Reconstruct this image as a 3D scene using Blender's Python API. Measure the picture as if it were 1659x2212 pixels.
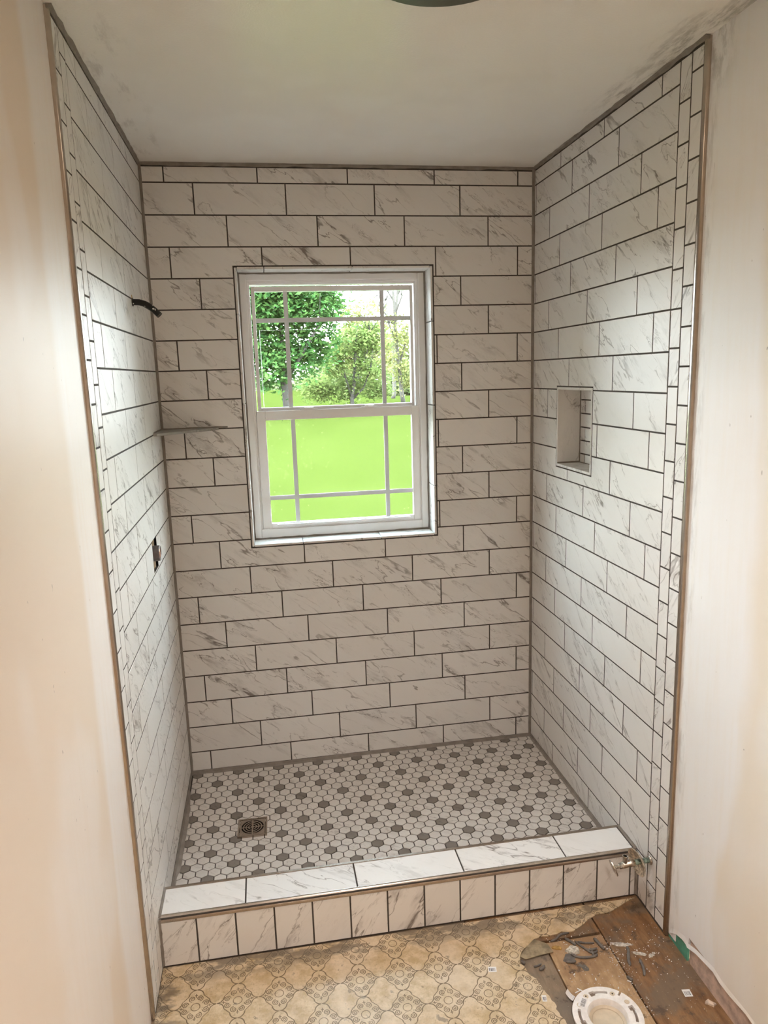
import bpy, bmesh, math, random
from mathutils import Vector, Matrix
random.seed(7)
scene = bpy.context.scene
for o in list(bpy.data.objects):
    bpy.data.objects.remove(o)

# ------------------------------------------------------------------ camera
FPX, IW, IH = 1563.99, 1659.0, 2212.0
CAM = Vector((.3633, -2.7115, 1.4366))
YAW, PIT, ROL = .1606, -.1881, -.0313
fwd = Vector((math.sin(YAW)*math.cos(PIT), math.cos(YAW)*math.cos(PIT), math.sin(PIT)))
rgt = Vector((math.cos(YAW), -math.sin(YAW), 0)); upv = rgt.cross(fwd)
RR = rgt*math.cos(ROL) + upv*math.sin(ROL)
UU = -rgt*math.sin(ROL) + upv*math.cos(ROL)
cam_data = bpy.data.cameras.new('camera')
cam_data.sensor_fit = 'HORIZONTAL'; cam_data.sensor_width = 36.0
cam_data.lens = FPX*36.0/IW
cam_data.clip_start = .02; cam_data.clip_end = 400
cam = bpy.data.objects.new('camera', cam_data)
scene.collection.objects.link(cam)
m = Matrix.Identity(4)
for i in range(3):
    m[i][0] = RR[i]; m[i][1] = UU[i]; m[i][2] = -fwd[i]; m[i][3] = CAM[i]
cam.matrix_world = m
scene.camera = cam

# ------------------------------------------------------------------ light
EXPOSURE = 0.38
SKY_STRENGTH = 21.0
SUN_STRENGTH = 12.0
LAMP_STRENGTH = 9.0
LAMP_WATTS = 42.0
REAR_FILL_WATTS = 108.0
scene.view_settings.view_transform = 'Standard'
scene.view_settings.look = 'None'
scene.view_settings.exposure = EXPOSURE
scene.view_settings.gamma = 1.0
scene.view_settings.use_curve_mapping = False
scene.cycles.use_denoising = True
scene.cycles.max_bounces = 7
scene.cycles.diffuse_bounces = 4
scene.cycles.glossy_bounces = 3
scene.cycles.use_adaptive_sampling = True
scene.cycles.adaptive_threshold = .18
scene.cycles.adaptive_min_samples = 16
scene.cycles.transmission_bounces = 8
scene.cycles.transparent_max_bounces = 12
scene.cycles.sample_clamp_indirect = 0.0
scene.cycles.caustics_refractive = True

world = bpy.data.worlds.new('sky'); scene.world = world
world.use_nodes = True
wn = world.node_tree; wn.nodes.clear()
wo = wn.nodes.new('ShaderNodeOutputWorld'); wb = wn.nodes.new('ShaderNodeBackground')
wt = wn.nodes.new('ShaderNodeTexCoord'); ws = wn.nodes.new('ShaderNodeSeparateXYZ'); wr = wn.nodes.new('ShaderNodeValToRGB')
wn.links.new(wt.outputs['Generated'], ws.inputs[0]); wn.links.new(ws.outputs['Z'], wr.inputs[0])
wr.color_ramp.elements[0].position = 0.0; wr.color_ramp.elements[0].color = (.93, .97, 1, 1)
wr.color_ramp.elements[1].position = .7; wr.color_ramp.elements[1].color = (.66, .82, 1, 1)
wn.links.new(wr.outputs[0], wb.inputs[0]); wb.inputs[1].default_value = SKY_STRENGTH
wn.links.new(wb.outputs[0], wo.inputs[0])

sun_d = bpy.data.lights.new('sun', 'SUN'); sun_d.energy = SUN_STRENGTH; sun_d.angle = .03; sun_d.color = (1, .95, .84)
sun = bpy.data.objects.new('sun', sun_d); scene.collection.objects.link(sun)
sun.rotation_euler = Vector((.55, .42, -1.0)).to_track_quat('-Z', 'Y').to_euler()

def area(name, loc, direction, sx, sy, watts, color, portal=False):
    d = bpy.data.lights.new(name, 'AREA'); d.shape = 'RECTANGLE'; d.size = sx; d.size_y = sy
    d.energy = watts; d.color = color
    if portal: d.cycles.is_portal = True
    o = bpy.data.objects.new(name, d); scene.collection.objects.link(o)
    o.location = loc; o.rotation_euler = Vector(direction).to_track_quat('-Z', 'Y').to_euler()
    return o
area('window_portal', (.65, .19, 1.32), (0, -1, 0), .74, 1.05, 1, (1, 1, 1), True)

# ------------------------------------------------------------------ helpers
COL = scene.collection
def link(o, parent=None):
    COL.objects.link(o)
    if parent is not None: o.parent = parent
    return o
def tag(o, label=None, cat=None, group=None, kind=None):
    if label: o['label'] = label
    if cat: o['category'] = cat
    if group: o['group'] = group
    if kind: o['kind'] = kind
    return o
def obj(name, me, mat=None, parent=None, mw=None, smooth=False):
    o = bpy.data.objects.new(name, me)
    if mat is not None and not me.materials:
        for q in (mat if isinstance(mat, (list, tuple)) else [mat]): me.materials.append(q)
    link(o, parent)
    if mw is not None: o.matrix_world = mw if parent is None else mw
    if smooth:
        for p in me.polygons: p.use_smooth = True
    return o
def empty(name, loc=(0, 0, 0)):
    o = bpy.data.objects.new(name, None); COL.objects.link(o); o.location = loc
    o.empty_display_size = .05
    return o
class MB:
    def __init__(s): s.v = []; s.f = []; s.mi = []
    def face(s, pts, mi=0):
        b = len(s.v); s.v += [tuple(p) for p in pts]; s.f.append(tuple(range(b, b+len(pts)))); s.mi.append(mi); return s
    def box(s, a, b, mi=0):
        x0, y0, z0 = a; x1, y1, z1 = b
        k = len(s.v)
        s.v += [(x0,y0,z0),(x1,y0,z0),(x1,y1,z0),(x0,y1,z0),(x0,y0,z1),(x1,y0,z1),(x1,y1,z1),(x0,y1,z1)]
        for q in ((3,2,1,0),(4,5,6,7),(0,1,5,4),(1,2,6,5),(2,3,7,6),(3,0,4,7)):
            s.f.append(tuple(k+i for i in q)); s.mi.append(mi)
        return s
    def tube(s, pts, rads, n=12, mi=0, cap=True):
        pts = [Vector(p) for p in pts]
        if not isinstance(rads, (list, tuple)): rads = [rads]*len(pts)
        k = len(s.v); prev = None
        for i, p in enumerate(pts):
            t = (pts[min(i+1, len(pts)-1)] - pts[max(i-1, 0)]).normalized()
            if prev is None:
                a = Vector((0, 0, 1)) if abs(t.z) < .9 else Vector((1, 0, 0))
                e1 = t.cross(a).normalized()
            else:
                e1 = (prev - t*prev.dot(t)).normalized()
            prev = e1; e2 = t.cross(e1)
            for j in range(n):
                an = 2*math.pi*j/n
                s.v.append(tuple(p + (e1*math.cos(an)+e2*math.sin(an))*rads[i]))
        for i in range(len(pts)-1):
            for j in range(n):
                a = k+i*n+j; b = k+i*n+(j+1) % n
                s.f.append((a, b, b+n, a+n)); s.mi.append(mi)
        if cap:
            s.f.append(tuple(k+j for j in range(n))[::-1]); s.mi.append(mi)
            e = k+(len(pts)-1)*n
            s.f.append(tuple(e+j for j in range(n))); s.mi.append(mi)
        return s
    def lathe(s, prof, n=32, M=None, mi=0, close=False):
        # prof: (r, h) pairs about local z
        k = len(s.v); M = M or Matrix.Identity(4)
        for r, h in prof:
            for j in range(n):
                an = 2*math.pi*j/n
                s.v.append(tuple(M @ Vector((r*math.cos(an), r*math.sin(an), h))))
        L = len(prof)
        for i in range(L if close else L-1):
            for j in range(n):
                a = k+i*n+j; b = k+i*n+(j+1) % n
                c = k+((i+1) % L)*n+(j+1) % n; d = k+((i+1) % L)*n+j
                s.f.append((a, b, c, d)); s.mi.append(mi)
        return s
    def extrude(s, poly, z0, z1, mi=0, M=None):
        # poly: list of (x, y), counter-clockwise
        k = len(s.v); n = len(poly); M = M or Matrix.Identity(4)
        for z in (z0, z1):
            for x, y in poly: s.v.append(tuple(M @ Vector((x, y, z))))
        s.f.append(tuple(k+i for i in range(n))[::-1]); s.mi.append(mi)
        s.f.append(tuple(k+n+i for i in range(n))); s.mi.append(mi)
        for i in range(n):
            j = (i+1) % n
            s.f.append((k+i, k+j, k+n+j, k+n+i)); s.mi.append(mi)
        return s
    def mesh(s, name, fix=True):
        me = bpy.data.meshes.new(name); me.from_pydata(s.v, [], s.f); me.update()
        if any(s.mi):
            me.polygons.foreach_set('material_index', s.mi)
        if fix:
            bm = bmesh.new(); bm.from_mesh(me); bmesh.ops.recalc_face_normals(bm, faces=bm.faces); bm.to_mesh(me); bm.free()
        return me
    def build(s, name, mat, parent=None, smooth=False, fix=True):
        return obj(name, s.mesh(name, fix), mat, parent, None, smooth)
def auto_smooth(o, ang=.6):
    me = o.data
    for p in me.polygons: p.use_smooth = True
    bm = bmesh.new(); bm.from_mesh(me)
    for e in bm.edges:
        if len(e.link_faces) == 2 and e.calc_face_angle(0) > ang: e.smooth = False
    bm.to_mesh(me); bm.free()
    return o
def bevel_mod(o, w, seg=2):
    b = o.modifiers.new('edge', 'BEVEL'); b.width = w; b.segments = seg; b.limit_method = 'ANGLE'
    return o

# ------------------------------------------------------------------ materials
def srgb(r, g, b):
    return tuple((c/255/12.92 if c/255 <= .04045 else ((c/255+.055)/1.055)**2.4) for c in (r, g, b)) + (1,)
class NT:
    def __init__(s, name):
        s.m = bpy.data.materials.new(name); s.m.use_nodes = True
        s.t = s.m.node_tree; s.t.nodes.clear()
        s.out = s.t.nodes.new('ShaderNodeOutputMaterial')
    def n(s, typ, ins=None, **kw):
        nd = s.t.nodes.new(typ)
        for k, v in kw.items(): setattr(nd, k, v)
        for k, v in (ins or {}).items(): s.set(nd.inputs[k], v)
        return nd
    def set(s, sock, v):
        if isinstance(v, bpy.types.NodeSocket): s.t.links.new(v, sock)
        elif isinstance(v, bpy.types.Node): s.t.links.new(v.outputs[0], sock)
        else: sock.default_value = v
    def math(s, op, a, b=None, c=None, clamp=False):
        nd = s.n('ShaderNodeMath', operation=op, use_clamp=clamp)
        s.set(nd.inputs[0], a)
        if b is not None: s.set(nd.inputs[1], b)
        if c is not None: s.set(nd.inputs[2], c)
        return nd.outputs[0]
    def vmath(s, op, a, b=None, scale=None):
        nd = s.n('ShaderNodeVectorMath', operation=op)
        s.set(nd.inputs[0], a)
        if b is not None: s.set(nd.inputs[1], b)
        if scale is not None: s.set(nd.inputs['Scale'], scale)
        return nd.outputs[1] if op in ('LENGTH', 'DISTANCE', 'DOT_PRODUCT') else nd.outputs[0]
    def step(s, x, a, b, t0=0.0, t1=1.0):
        nd = s.n('ShaderNodeMapRange', interpolation_type='SMOOTHSTEP')
        s.set(nd.inputs[0], x); s.set(nd.inputs[1], a); s.set(nd.inputs[2], b); s.set(nd.inputs[3], t0); s.set(nd.inputs[4], t1)
        return nd.outputs[0]
    def noise(s, vec, scale, detail=3, rough=.55, color=False, dist=0.0):
        nd = s.n('ShaderNodeTexNoise', {'Vector': vec, 'Scale': scale, 'Detail': detail, 'Roughness': rough, 'Distortion': dist})
        return nd.outputs['Color' if color else 'Fac']
    def mix(s, f, a, b):
        nd = s.n('ShaderNodeMix', data_type='RGBA')
        s.set(nd.inputs['Factor'], f); s.set(nd.inputs['A'], a); s.set(nd.inputs['B'], b)
        return nd.outputs['Result']
    def xyz(s, v):
        nd = s.n('ShaderNodeSeparateXYZ', {0: v}); return nd.outputs
    def comb(s, x, y, z=0.0):
        nd = s.n('ShaderNodeCombineXYZ'); s.set(nd.inputs[0], x); s.set(nd.inputs[1], y); s.set(nd.inputs[2], z); return nd.outputs[0]
    def bump(s, h, strength, dist=.001):
        nd = s.n('ShaderNodeBump', {'Height': h, 'Strength': strength, 'Distance': dist}); return nd.outputs[0]
    def bsdf(s, color, rough=.5, metal=0.0, normal=None, spec=.5, **kw):
        nd = s.n('ShaderNodeBsdfPrincipled')
        s.set(nd.inputs['Base Color'], color); s.set(nd.inputs['Roughness'], rough); s.set(nd.inputs['Metallic'], metal)
        s.set(nd.inputs['Specular IOR Level'], spec)
        if normal is not None: s.set(nd.inputs['Normal'], normal)
        for k, v in kw.items(): s.set(nd.inputs[k], v)
        s.t.links.new(nd.outputs[0], s.out.inputs[0])
        return nd
    def obj_co(s): return s.n('ShaderNodeTexCoord').outputs['Object']
    def pos(s): return s.n('ShaderNodeNewGeometry').outputs['Position']
def simple(name, color, rough=.5, metal=0.0, nscale=0, namp=.08, bump=0, bscale=200, spec=.5):
    t = NT(name); c = color; nrm = None
    p = t.pos()
    if nscale:
        f = t.noise(p, nscale, 4, .6)
        dk = tuple(x*(1-namp*2) for x in color[:3])+(1,); lt = tuple(min(1, x*(1+namp)) for x in color[:3])+(1,)
        c = t.mix(t.step(f, .3, .7), dk, lt)
    if bump: nrm = t.bump(t.noise(p, bscale, 3), bump, .002)
    t.bsdf(c, rough, metal, nrm, spec)
    return t.m
M = {}
def marble(name, base, vein, amount, scale=1.0, island=False, rough=.42):
    t = NT(name)
    oc = t.obj_co()
    rnd = t.n('ShaderNodeObjectInfo').outputs['Random']
    if island:
        rnd = t.math('ADD', rnd, t.n('ShaderNodeNewGeometry').outputs['Random Per Island'])
    wnz = t.n('ShaderNodeTexWhiteNoise', noise_dimensions='1D'); t.set(wnz.inputs['W'], rnd)
    off = t.vmath('SCALE', wnz.outputs['Color'], scale=37.0)
    p = t.vmath('ADD', t.vmath('SCALE', oc, scale=scale), off)
    # stretched coordinates: veins run diagonally across the tile
    q = t.comb(t.math('MULTIPLY', t.vmath('DOT_PRODUCT', p, (.80, -.60, 0)), 3.0), t.math('MULTIPLY', t.vmath('DOT_PRODUCT', p, (.60, .80, 0)), 11.0), t.math('MULTIPLY', t.xyz(p)[2], 5.0))
    nw = t.noise(q, 1.6, 3.5, .60, color=True)
    wc = t.xyz(nw)
    qw = t.vmath('ADD', q, t.vmath('SCALE', t.vmath('SUBTRACT', nw, (.5, .5, .5)), scale=.80))
    n1 = t.noise(qw, .80, 2.5, .58)
    vw = t.step(wc[2], .35, .65, .004, .017)
    nc = t.noise(t.vmath('ADD', qw, (4.1, 7.3, 2.7)), 1.9, 4, .66)
    m1 = t.step(wc[0], .40, .56)
    m2 = t.step(wc[1], .47, .60)
    v1 = t.step(t.math('ABSOLUTE', t.math('SUBTRACT', n1, .50)), 0.0, vw, 1.0, 0.0)
    v3 = t.step(t.math('ABSOLUTE', t.math('SUBTRACT', n1, .60)), 0.0, vw, 1.0, 0.0)
    v2 = t.step(t.math('ABSOLUTE', t.math('SUBTRACT', nc, .53)), 0.0, .020, 1.0, 0.0)
    halo = t.step(t.math('ABSOLUTE', t.math('SUBTRACT', n1, .52)), .0, .10, 1.0, 0.0)
    cl = t.math('MULTIPLY', t.step(nc, .50, .72), t.math('MULTIPLY_ADD', halo, .8, .2))
    a = t.math('MULTIPLY', t.math('MAXIMUM', t.math('MULTIPLY', v1, m1), t.math('MULTIPLY', v3, t.math('SUBTRACT', 1.0, m1))), .72)
    b = t.math('MULTIPLY', t.math('MULTIPLY', v2, m2), t.math('MULTIPLY_ADD', halo, .60, .12))
    c = t.math('MULTIPLY', t.math('MULTIPLY', cl, t.math('MAXIMUM', m1, m2)), .50)
    f = t.math('ADD', t.math('MAXIMUM', a, b), t.math('MULTIPLY', c, 1.0))
    f = t.math('MULTIPLY', f, t.math('MULTIPLY_ADD', t.xyz(wnz.outputs['Color'])[1], amount*.8, amount*.62), clamp=True)
    tone = t.math('MULTIPLY_ADD', wnz.outputs['Value'], .07, .95)
    col = t.mix(f, base, vein)
    col = t.vmath('SCALE', col, scale=tone)
    t.bsdf(col, rough, 0, None, .45)
    return t.m
WHITE_TILE = (.79, .77, .745, 1)
M['tile'] = marble('marble_tile', WHITE_TILE, (.24, .21, .19, 1), .9)
M['hex_white'] = marble('hexagon_white', (.66, .625, .585, 1), (.33, .29, .26, 1), .75, 2.0, True, .4)
M['hex_dark'] = marble('hexagon_grey', (.21, .185, .16, 1), (.11, .095, .08, 1), .8, 2.0, True, .4)
M['grout'] = simple('charcoal_grout', (.072, .062, .053, 1), .9, 0, 60, .12)
M['caulk'] = simple('grey_caulk', (.27, .24, .21, 1), .55, 0, 25, .1)
M['nickel'] = simple('brushed_nickel', (.46, .40, .345, 1), .27, 1.0, 40, .05)
M['chrome'] = simple('worn_chrome', (.62, .58, .52, 1), .28, 1.0, 90, .25)
M['vinyl_white'] = simple('window_vinyl', (.87, .86, .85, 1), .35)
def muntin_mat():
    t = NT('grille_bar')
    a = t.n('ShaderNodeBsdfDiffuse', {'Color': (.80, .81, .82, 1)}); b = t.n('ShaderNodeBsdfTranslucent', {'Color': (.30, .33, .34, 1)})
    mx = t.n('ShaderNodeMixShader', {0: .12, 1: a.outputs[0], 2: b.outputs[0]})
    t.t.links.new(mx.outputs[0], t.out.inputs[0]); return t.m
M['muntin'] = muntin_mat()
M['black_pipe'] = simple('black_plastic', (.008, .008, .008, 1), .25)
M['white_pvc'] = simple('white_pvc', (.82, .79, .76, 1), .35, 0, 60, .05)
M['cream_pvc'] = simple('cream_pvc', (.62, .53, .40, 1), .45, 0, 30, .06)
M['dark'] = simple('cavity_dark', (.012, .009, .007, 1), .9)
M['stud'] = simple('stud_wood', (.42, .28, .15, 1), .8, 0, 60, .25)
M['brass'] = simple('brass', (.55, .36, .15, 1), .3, 1.0, 60, .2)
M['copper'] = simple('copper', (.75, .32, .14, 1), .25, 1.0)
M['paper'] = simple('sticker_paper', (.78, .77, .76, 1), .6)
M['ink'] = simple('barcode_ink', (.06, .06, .07, 1), .7)
M['putty'] = simple('caulk_scrap', (.15, .135, .12, 1), .6, 0, 70, .15)
M['mortar'] = simple('mortar_lump', (.62, .58, .50, 1), .9, 0, 150, .25, .8, 300)
M['green_board'] = simple('green_board', (.10, .34, .24, 1), .8, 0, 30, .15)
M['bronze'] = simple('dark_bronze', (.11, .11, .095, 1), .4, .6)
M['verdigris'] = simple('corroded_pipe', (.30, .40, .34, 1), .6, .5, 80, .4)
M['calcium'] = simple('scaled_chrome', (.66, .58, .46, 1), .45, .5, 120, .3)

# drywall paint with joint-compound bands near the tile edge (real colour patches of the unfinished wall)
def drywall(name, base, mud, band_y, side):
    t = NT(name); p = t.pos(); x = t.xyz(p)
    wob = t.noise(t.vmath('MULTIPLY', p, (1, 1, .45)), 3.2, 3)
    y = t.math('ADD', x[1], t.math('MULTIPLY', t.math('SUBTRACT', wob, .5), .22))
    band = t.step(y, band_y-.03, band_y+.03)
    patch = t.step(t.noise(t.vmath('MULTIPLY', p, (1, 1, .5)), 2.3, 2), .56, .64)
    f = t.math('MAXIMUM', band, t.math('MULTIPLY', patch, .55))
    streak = t.noise(t.vmath('MULTIPLY', p, (1, 9, .8)), 5, 3)
    f = t.math('MULTIPLY', f, t.step(streak, .2, .6, .75, 1.0))
    col = t.mix(f, base, mud)
    sp = t.step(t.noise(t.vmath('MULTIPLY', p, (1, 2.2, 1)), 42, 2, .5), .765, .79)
    col = t.mix(t.math('MULTIPLY', sp, .6), col, (.22, .18, .16, 1))
    if side > 0:   # dirty smear at the head of the metal edge
        sm = t.math('MULTIPLY', t.step(t.math('ADD', x[1], t.math('MULTIPLY', t.math('SUBTRACT', wob, .5), .25)), -1.20, -1.10), t.step(x[2], 2.00, 2.12))
        sm = t.math('MULTIPLY', sm, t.step(t.noise(t.vmath('MULTIPLY', p, (1, 3, 1.4)), 14, 4, .7), .38, .62))
        col = t.mix(t.math('MULTIPLY', sm, .55), col, (.22, .19, .16, 1))
        sm = t.math('MULTIPLY', t.step(x[1], -1.115, -1.085), t.step(t.noise(t.vmath('MULTIPLY', p, (1, 4, .8)), 9, 4, .7), .46, .66))
        col = t.mix(t.math('MULTIPLY', sm, .35), col, (.35, .31, .28, 1))
    h = t.math('ADD', t.math('MULTIPLY', t.noise(p, 260, 2), .4), t.math('MULTIPLY', f, .8))
    t.bsdf(col, .5, 0, t.bump(h, .12, .002), .4)
    return t.m
M['wall_l'] = drywall('drywall_left', (.78, .67, .565, 1), (.84, .79, .755, 1), -1.25, -1)
M['wall_r'] = drywall('drywall_right', (.83, .76, .67, 1), (.87, .86, .86, 1), -1.30, 1)
def ceiling_mat():
    t = NT('ceiling_paint'); p = t.pos(); x = t.xyz(p)
    base = t.mix(t.step(t.noise(p, 3, 2), .45, .6), (.90, .88, .84, 1), (.87, .845, .80, 1))
    # dirty caulk smears along the right tile edge and a few by the left edge
    w = t.math('ADD', x[0], t.math('MULTIPLY', t.math('SUBTRACT', t.noise(p, 9, 3), .5), .16))
    sm = t.math('MULTIPLY', t.step(w, 1.29, 1.40), t.step(x[1], -.45, -.75))
    sm = t.math('MULTIPLY', sm, t.step(t.noise(t.vmath('MULTIPLY', p, (5, 1.2, 1)), 9, 5, .7), .42, .66))
    w2 = t.math('ADD', x[0], t.math('MULTIPLY', t.math('SUBTRACT', t.noise(p, 7, 3), .5), .12))
    sl = t.math('MULTIPLY', t.step(w2, .13, .05), t.step(t.noise(t.vmath('MULTIPLY', p, (4, 1, 1)), 7, 4, .7), .50, .72))
    col = t.mix(t.math('MULTIPLY', sm, .62), base, (.20, .18, .16, 1))
    col = t.mix(t.math('MULTIPLY', sl, .35), col, (.32, .28, .25, 1))
    fade = t.step(x[1], -.55, -1.05)
    h = t.math('MULTIPLY', t.noise(p, 230, 2, .5), fade)
    t.bsdf(col, .26, 0, t.bump(h, .12, .003), .5)
    return t.m
M['ceiling'] = ceiling_mat()

def vinyl_mat():
    t = NT('patterned_sheet_vinyl'); p = t.pos(); x = t.xyz(p)
    S = .1075
    u = t.math('DIVIDE', t.math('SUBTRACT', x[0], .099), S); v = t.math('DIVIDE', t.math('ADD', x[1], 1.046), S)
    du = t.math('ABSOLUTE', t.math('SUBTRACT', u, t.math('ROUND', u))); dv = t.math('ABSOLUTE', t.math('SUBTRACT', v, t.math('ROUND', v)))
    sm = t.math('ADD', du, dv)
    def dist(cx, cy, a=du, b=dv):
        return t.math('SQRT', t.math('ADD', t.math('POWER', t.math('SUBTRACT', a, cx), 2), t.math('POWER', t.math('SUBTRACT', b, cy), 2)))
    lw = .018
    def line(d, w=lw): return t.step(t.math('ABSOLUTE', d), w*.5, w, 1, 0)
    dA = t.math('SUBTRACT', dist(0, .325), .175); dB = t.math('SUBTRACT', dist(.5, .175), .175)
    up = t.math('GREATER_THAN', sm, .5); dn = t.math('LESS_THAN', sm, .5)
    la = t.math('MULTIPLY', line(dA), up); lb = t.math('MULTIPLY', line(dB), dn)
    mid = t.math('LESS_THAN', t.math('ABSOLUTE', t.math('SUBTRACT', du, .25)), .08)
    lc = t.math('MULTIPLY', line(t.math('SUBTRACT', sm, .5)), mid)
    outl = t.math('MAXIMUM', t.math('MAXIMUM', la, lb), lc)
    scroll_in = t.math('MAXIMUM', t.math('MULTIPLY', dn, t.math('GREATER_THAN', dB, 0)), t.math('MULTIPLY', up, t.math('LESS_THAN', dA, 0)))
    # scrollwork: folded curls, ring and tips
    a = t.math('MAXIMUM', du, dv); b = t.math('MINIMUM', du, dv)
    ca, cb = .245, .090
    r = dist(ca, cb, a, b)
    th = t.math('ARCTAN2', t.math('SUBTRACT', b, cb), t.math('SUBTRACT', a, ca))
    tt = t.math('DIVIDE', t.math('ADD', th, math.pi), 2*math.pi)
    sp1 = t.math('SUBTRACT', r, t.math('MULTIPLY_ADD', tt, .040, .042))
    sp2 = t.math('SUBTRACT', r, t.math('MULTIPLY_ADD', tt, .036, .006))
    cur = t.math('MAXIMUM', line(sp1, .014), line(sp2, .013))
    ring = line(t.math('SUBTRACT', t.math('SQRT', t.math('ADD', t.math('POWER', du, 2), t.math('POWER', dv, 2))), .105), .012)
    tip = t.math('MULTIPLY', t.math('LESS_THAN', b, .010), t.math('MULTIPLY', t.math('GREATER_THAN', a, .27), t.math('LESS_THAN', a, .385)))
    bar = t.math('MULTIPLY', t.math('LESS_THAN', b, .036), t.math('LESS_THAN', t.math('ABSOLUTE', t.math('SUBTRACT', a, .335)), .010))
    scr = t.math('MULTIPLY', t.math('MAXIMUM', t.math('MAXIMUM', cur, ring), t.math('MAXIMUM', tip, bar)), scroll_in)
    ink = t.math('MAXIMUM', outl, scr)
    base = t.mix(t.step(t.noise(p, 26, 5, .65), .35, .65), (.50, .365, .20, 1), (.68, .54, .36, 1))
    base = t.mix(t.math('MULTIPLY', scroll_in, .35), base, (.62, .51, .34, 1))
    fine = t.step(t.noise(p, 150, 4, .7), .52, .68)
    base = t.mix(t.math('MULTIPLY', fine, .35), base, (.25, .18, .09, 1))
    # worn pale band towards the room, grey mortar stains near the curb and by the left wall
    pale = t.step(t.noise(p, 7, 4, .6), .45, .62)
    base = t.mix(t.math('MULTIPLY', pale, .45), base, (.72, .61, .47, 1))
    wear = t.step(t.noise(p, 60, 4, .7),   .30, .55, .62, 1.0)
    col = t.mix(t.math('MULTIPLY', ink, t.math('MULTIPLY', wear, .88)), base, (.11, .068, .028, 1))
    nz = t.noise(p, 13, 5, .65)
    st = t.step(nz, .61, .67)
    edge = t.math('MAXIMUM', t.step(x[1], -.99, -.92), t.step(x[0], .10, .02))
    st2 = t.math('MULTIPLY', t.step(t.noise(t.vmath('MULTIPLY', p, (.6, 1.4, 1)), 17, 4, .6), .44, .56), edge)
    stain = t.math('MAXIMUM', t.math('MULTIPLY', st, .6), t.math('MULTIPLY', st2, .72))
    col = t.mix(stain, col, (.115, .095, .075, 1))
    dk = t.step(t.noise(p, 33, 4, .7), .63, .71)
    col = t.mix(t.math('MULTIPLY', dk, .6), col, (.10, .07, .04, 1))
    t.bsdf(col, t.math('MULTIPLY_ADD', nz, .3, .28), 0, t.bump(t.noise(p, 120, 3), .15, .001), .5)
    return t.m
M['vinyl'] = vinyl_mat()
def plywood(name, c0, c1, c2, seed):
    t = NT(name); p = t.vmath('ADD', t.pos(), (seed, 0, 0))
    g = t.noise(t.vmath('MULTIPLY', p, (34, 7, 1)), 1.8, 5, .7)
    col = t.mix(t.step(g, .3, .7), c0, c1)
    s = t.step(t.noise(p, 8, 5, .6), .45, .62)
    col = t.mix(t.math('MULTIPLY', s, .8), col, c2)
    s2 = t.step(t.noise(t.vmath('ADD', p, (3, 5, 0)), 20, 5, .7), .56, .66)
    col = t.mix(t.math('MULTIPLY', s2, .75), col, (.075, .055, .04, 1))
    fl = t.step(t.noise(p, 190, 2, .5), .70, .74)
    col = t.mix(t.math('MULTIPLY', fl, .8), col, (.45, .38, .30, 1))
    t.bsdf(col, .6, 0, t.bump(g, .4, .002), .35)
    return t.m
M['ply_a'] = plywood('subfloor_board_dark', (.15, .075, .032, 1), (.28, .155, .07, 1), (.17, .125, .085, 1), 0)
M['ply_b'] = plywood('subfloor_board_light', (.33, .20, .10, 1), (.50, .34, .19, 1), (.27, .16, .085, 1), 4.7)
M['ply_c'] = plywood('subfloor_board_grey', (.20, .145, .095, 1), (.28, .21, .14, 1), (.17, .14, .11, 1), 9.3)
M['backing'] = simple('vinyl_backing', (.30, .24, .15, 1), .8, 0, 40, .2)
M['plate'] = simple('sole_plate_wood', (.58, .43, .35, 1), .75, 0, 25, .2)

def glass_mat():
    t = NT('clear_pane')
    fr = t.n('ShaderNodeFresnel', {'IOR': 1.45})
    a = t.n('ShaderNodeBsdfTransparent', {'Color': (.93, .96, .95, 1)}); b = t.n('ShaderNodeBsdfGlossy', {'Roughness': .01})
    mx = t.n('ShaderNodeMixShader', {0: fr.outputs[0], 1: a.outputs[0], 2: b.outputs[0]})
    t.t.links.new(mx.outputs[0], t.out.inputs[0]); return t.m
M['glass'] = glass_mat()
def frosted_mat():
    t = NT('obscured_pane'); p = t.pos()
    h = t.n('ShaderNodeTexVoronoi', {'Vector': p, 'Scale': 230}).outputs['Distance']
    nrm = t.bump(h, .15, .002)
    a = t.n('ShaderNodeBsdfRefraction', {'Color': (.95, .98, .95, 1), 'Roughness': .10, 'IOR': 1.12, 'Normal': nrm})
    b = t.n('ShaderNodeBsdfTranslucent', {'Color': (.9, .93, .9, 1)})
    mx = t.n('ShaderNodeMixShader', {0: .0, 1: a.outputs[0], 2: b.outputs[0]})
    c = t.n('ShaderNodeBsdfGlossy', {'Roughness': .25})
    mx2 = t.n('ShaderNodeMixShader', {0: .04, 1: mx.outputs[0], 2: c.outputs[0]})
    t.t.links.new(mx2.outputs[0], t.out.inputs[0]); return t.m
M['frosted'] = frosted_mat()
def leaf_mat(name, c0, c1, trans):
    t = NT(name)
    rnd = t.n('ShaderNodeNewGeometry').outputs['Random Per Island']
    c = t.mix(rnd, c0, c1)
    a = t.n('ShaderNodeBsdfDiffuse', {'Color': c}); b = t.n('ShaderNodeBsdfTranslucent', {'Color': c})
    mx = t.n('ShaderNodeMixShader', {0: trans, 1: a.outputs[0], 2: b.outputs[0]})
    t.t.links.new(mx.outputs[0], t.out.inputs[0]); return t.m
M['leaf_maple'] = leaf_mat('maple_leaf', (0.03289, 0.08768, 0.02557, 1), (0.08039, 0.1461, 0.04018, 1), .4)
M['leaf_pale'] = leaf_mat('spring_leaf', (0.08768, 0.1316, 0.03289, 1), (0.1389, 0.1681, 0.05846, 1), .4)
M['leaf_yellow'] = leaf_mat('yellow_spring_leaf', (0.1243, 0.1461, 0.04385, 1), (0.1754, 0.1681, 0.06578, 1), .4)
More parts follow.
